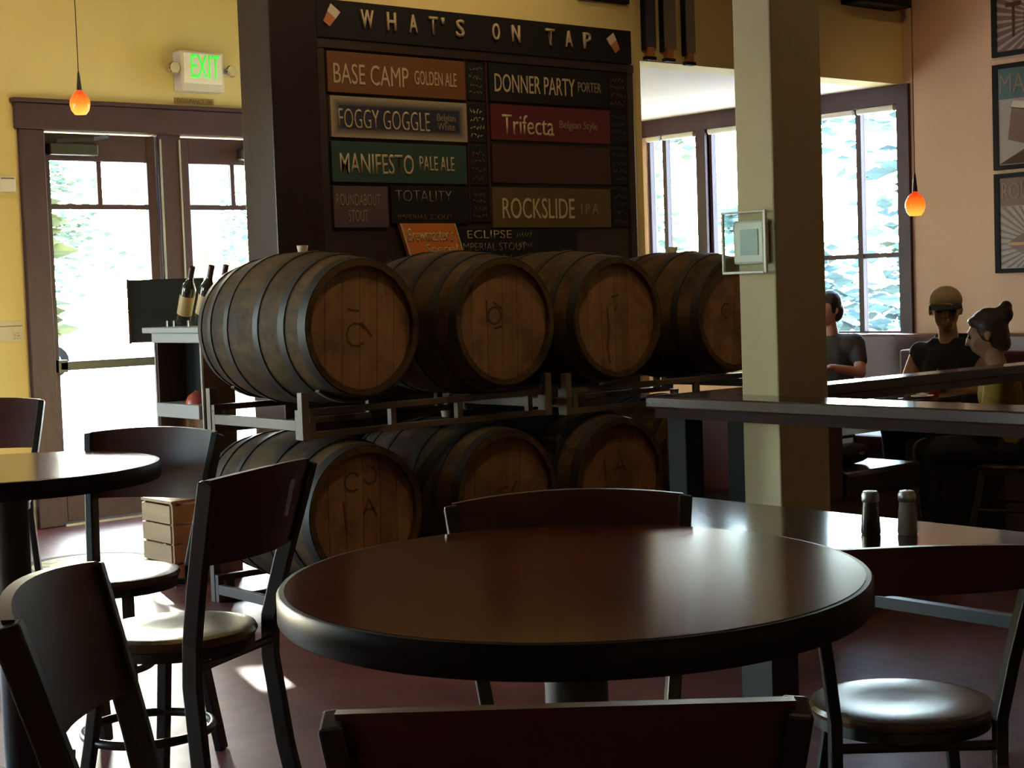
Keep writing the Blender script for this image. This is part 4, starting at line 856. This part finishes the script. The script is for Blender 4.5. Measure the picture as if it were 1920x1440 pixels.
def person(label, loc, rz, head_yaw, head_pitch, lean, k, skin, top, hairmat, style):
    t = thing('person', label, 'person', loc, rz)
    ln = lambda p: (p[0], p[1]*math.cos(lean)+p[2]*math.sin(lean), p[2]*math.cos(lean)-p[1]*math.sin(lean))
    S = lambda bl: [((c[0]*k, c[1]*k, c[2]*k), r*k, sc) for c, r, sc in bl]
    L_ = lambda bl: [(ln(c), r, sc) for c, r, sc in bl]
    torso = [((0, 0, .10), .145, (1.12, .85, .75))] + limb((0, 0, .14), (0, .01, .36), .125, .145, 7, (1.12, .74, 1)) + limb((-.12, .0, .42), (.12, .0, .42), .095, .095, 6, (1, .85, .8))
    sh = limb((-.165, 0, .445), (.165, 0, .445), .062, .062, 8, (1, .9, .85))
    neck = limb((0, .0, .46), (0, .02, .585), .060, .050, 6)
    hc = Vector((0, .03, .67)); hm = Matrix.Rotation(head_yaw, 3, 'Z') @ Matrix.Rotation(head_pitch, 3, 'X')
    H = lambda p: tuple(hc + hm @ Vector(p))
    head = [(H((0, -.008, .035)), .094, (.84, 1.0, .98)), (H((0, .018, -.02)), .075, (.86, .95, 1.1)), (H((0, .045, -.072)), .040, (1.05, .9, .8)), (H((0, .030, .0)), .078, (.85, .9, 1)),
            (H((0, .100, -.005)), .013, (1, 1.3, 1.6)), (H((0, .112, -.022)), .014, (1.15, 1, .8)), (H((0, .088, -.052)), .020, (1.25, .6, .45)), (H((0, .086, -.064)), .017, (1.2, .6, .5)), (H((0, .082, .032)), .045, (1.3, .35, .3))]
    for s_ in (-1, 1): head += [(H((s_*.079, -.005, -.003)), .024, (.38, .7, 1.15)), (H((s_*.036, .066, -.025)), .026, (1, .8, 1))]
    arms = []
    for s_ in (-1, 1):
        shd = ln((s_*.185, 0, .43)); el = (s_*.235, .10, .235); wr = (s_*.10, .30, .285)
        arms += limb(shd, el, .050, .040, 9) + limb(el, wr, .040, .025, 9) + hand(wr, s_, (-s_*.35, .9, -.05))
    legs = []
    for s_ in (-1, 1):
        legs += limb((s_*.085, .03, .085), (s_*.11, .42, .07), .085, .058, 9) + limb((s_*.11, .42, .07), (s_*.11, .40, -.36), .056, .036, 9) + limb((s_*.11, .38, -.40), (s_*.115, .55, -.43), .036, .028, 6)
    up = L_(torso+sh+neck) + [(ln(c), r, sc) for c, r, sc in head]
    fused('body', S(up + arms + legs), skin, t, .0085, 5)
    shirt = L_([(c, r+.010, sc) for c, r, sc in torso+sh])
    if style == 'vest': shirt += [(ln(c), r, sc) for c, r, sc in limb((-.075, .02, .49), (.075, .02, .49), .038, .038, 5) + limb((-.08, -.035, .515), (.08, -.035, .515), .032, .032, 5)]
    else:
        for s_ in (-1, 1): shirt += limb(ln((s_*.185, 0, .43)), (s_*.215, .06, .32), .060, .056, 6)
    fused('top', S(shirt), top, t, .011, 4)
    fused('trousers', S([((0, 0, .085), .155, (1.12, .87, .72))] + [(c, r+.010, sc) for c, r, sc in legs if c[2] > -.36]), 'denim', t, .012, 3)
    for s_ in (-1, 1): fused('shoe', S(limb((s_*.11, .37, -.405), (s_*.115, .56, -.435), .046, .038, 6)), 'black', t, .010, 3)
    HS = lambda p, r, sc: (ln(H(p)), r, sc)
    for s_ in (-1, 1):
        e = MB().ball(tuple(Vector(ln(H((s_*.033, .083, .012))))*k), .0125*k, 10, 7).build('eye', 'eye', t, smooth=True)
    hair = [HS((0, -.018, .045), .098, (.88, 1.0, .98)), HS((0, -.045, -.01), .078, (.95, .85, 1.1))]
    if style == 'vest':
        fused('hair', S([HS((0, -.030, .02), .092, (.90, .92, .95))]), hairmat, t, .010, 3)
        cap = fused('cap', S([HS((0, -.008, .050), .098, (.88, 1.03, .80)), HS((0, .03, .065), .070, (1.0, .9, .62))]), 'cap', t, .010, 3)
        bl = [HS((x, .090+.050*(1-(x/.07)**2)*q, .036-.020*q), .012, (1.3, 1.3, .45)) for x in lin(-.07, .07, 9) for q in (0, .35, .7, 1)]
        fused('brim', S(bl + [HS((.082*math.sin(a), .086*math.cos(a), .034), .010, (1, 1, .8)) for a in lin(-1.0, 1.0, 16)]), 'brim', cap, .007, 3)
        gl = [HS((s_*.034, .094, .008), .019, (1.25, .4, .85)) for s_ in (-1, 1)] + [HS((x, .098, .012), .005, (1, 1, 1)) for x in lin(-.03, .03, 9)]
        fused('sunglasses', S(gl), 'black', t, .006, 2)
        for p in ((-.04, .118, .33), (.065, .112, .34)): MB().ball(tuple(Vector(ln(p))*k), .008*k, 8, 6).build('badge', 'white_plastic', t)
        MB().box(-.003, .003, .0, .005, -.10, .0).build('zip', 'steel', t, tuple(Vector(ln((.01, .118, .37)))*k), (-lean, 0, 0))
    elif style == 'bun':
        fused('hair', S(hair + [HS((0, -.10, .085), .052, (1, 1, 1)), HS((.02, -.12, .12), .034, (1, 1, 1)), HS((0, -.07, -.06), .045, (1, .8, 1)), HS((.06, .0, .01), .035, (.6, 1, 1.2)), HS((-.06, .0, .01), .035, (.6, 1, 1.2)), HS((0, .045, .085), .05, (1.3, .8, .5))]), hairmat, t, .009, 3)
    else:
        fused('hair', S(hair + [HS((0, .045, .085), .05, (1.3, .8, .5)), HS((.065, .005, .01), .03, (.6, 1, 1.2)), HS((-.065, .005, .01), .03, (.6, 1, 1.2))]), hairmat, t, .009, 3)
    return t
M['skin'] = plain('skin', (.42, .24, .16), .5, vary=.06); M['skin2'] = plain('reddish_skin', (.40, .19, .13), .5, vary=.06)
M['vest'] = plain('navy_fleece', (.012, .016, .022), .8); M['yellow_top'] = plain('yellow_green_top', (.36, .26, .03), .75, vary=.55, scale=22); M['dark_top'] = plain('dark_top', (.03, .022, .022), .8)
M['denim'] = plain('dark_denim', (.02, .024, .035), .8); M['hair_brown'] = plain('brown_hair', (.045, .022, .012), .45, vary=.3, scale=40); M['hair_dark'] = plain('dark_hair', (.014, .010, .009), .45, vary=.3, scale=40)
M['cap'] = plain('tan_cap', (.48, .40, .27), .8, vary=.12); M['brim'] = plain('dark_green_brim', (.03, .045, .05), .7); M['eye'] = plain('dark_eye', (.02, .015, .012), .2)
person('man in tan cap and dark vest facing us beside the posters', (7.34, 5.06, .50), math.atan2(-.10, -1)-PI/2, .50, -.05, .04, 1.02, 'skin', 'vest', 'hair_brown', 'vest')
person('person with brown hair in a bun and yellow top, turned away', (6.88, 4.41, .44), .45, .05, -.10, .12, .95, 'skin', 'yellow_top', 'hair_brown', 'bun')
person('dark haired person partly hidden by the column near the window', (8.74, 6.98, .50), math.atan2(-.3, -.95)-PI/2, -.5, -.08, .05, .98, 'skin2', 'dark_top', 'hair_dark', 'short')
# a chair for the person in yellow
dup(dc, (6.88, 4.41, 0), (0, 0, .45), 'dining chair under the person in the yellow top')
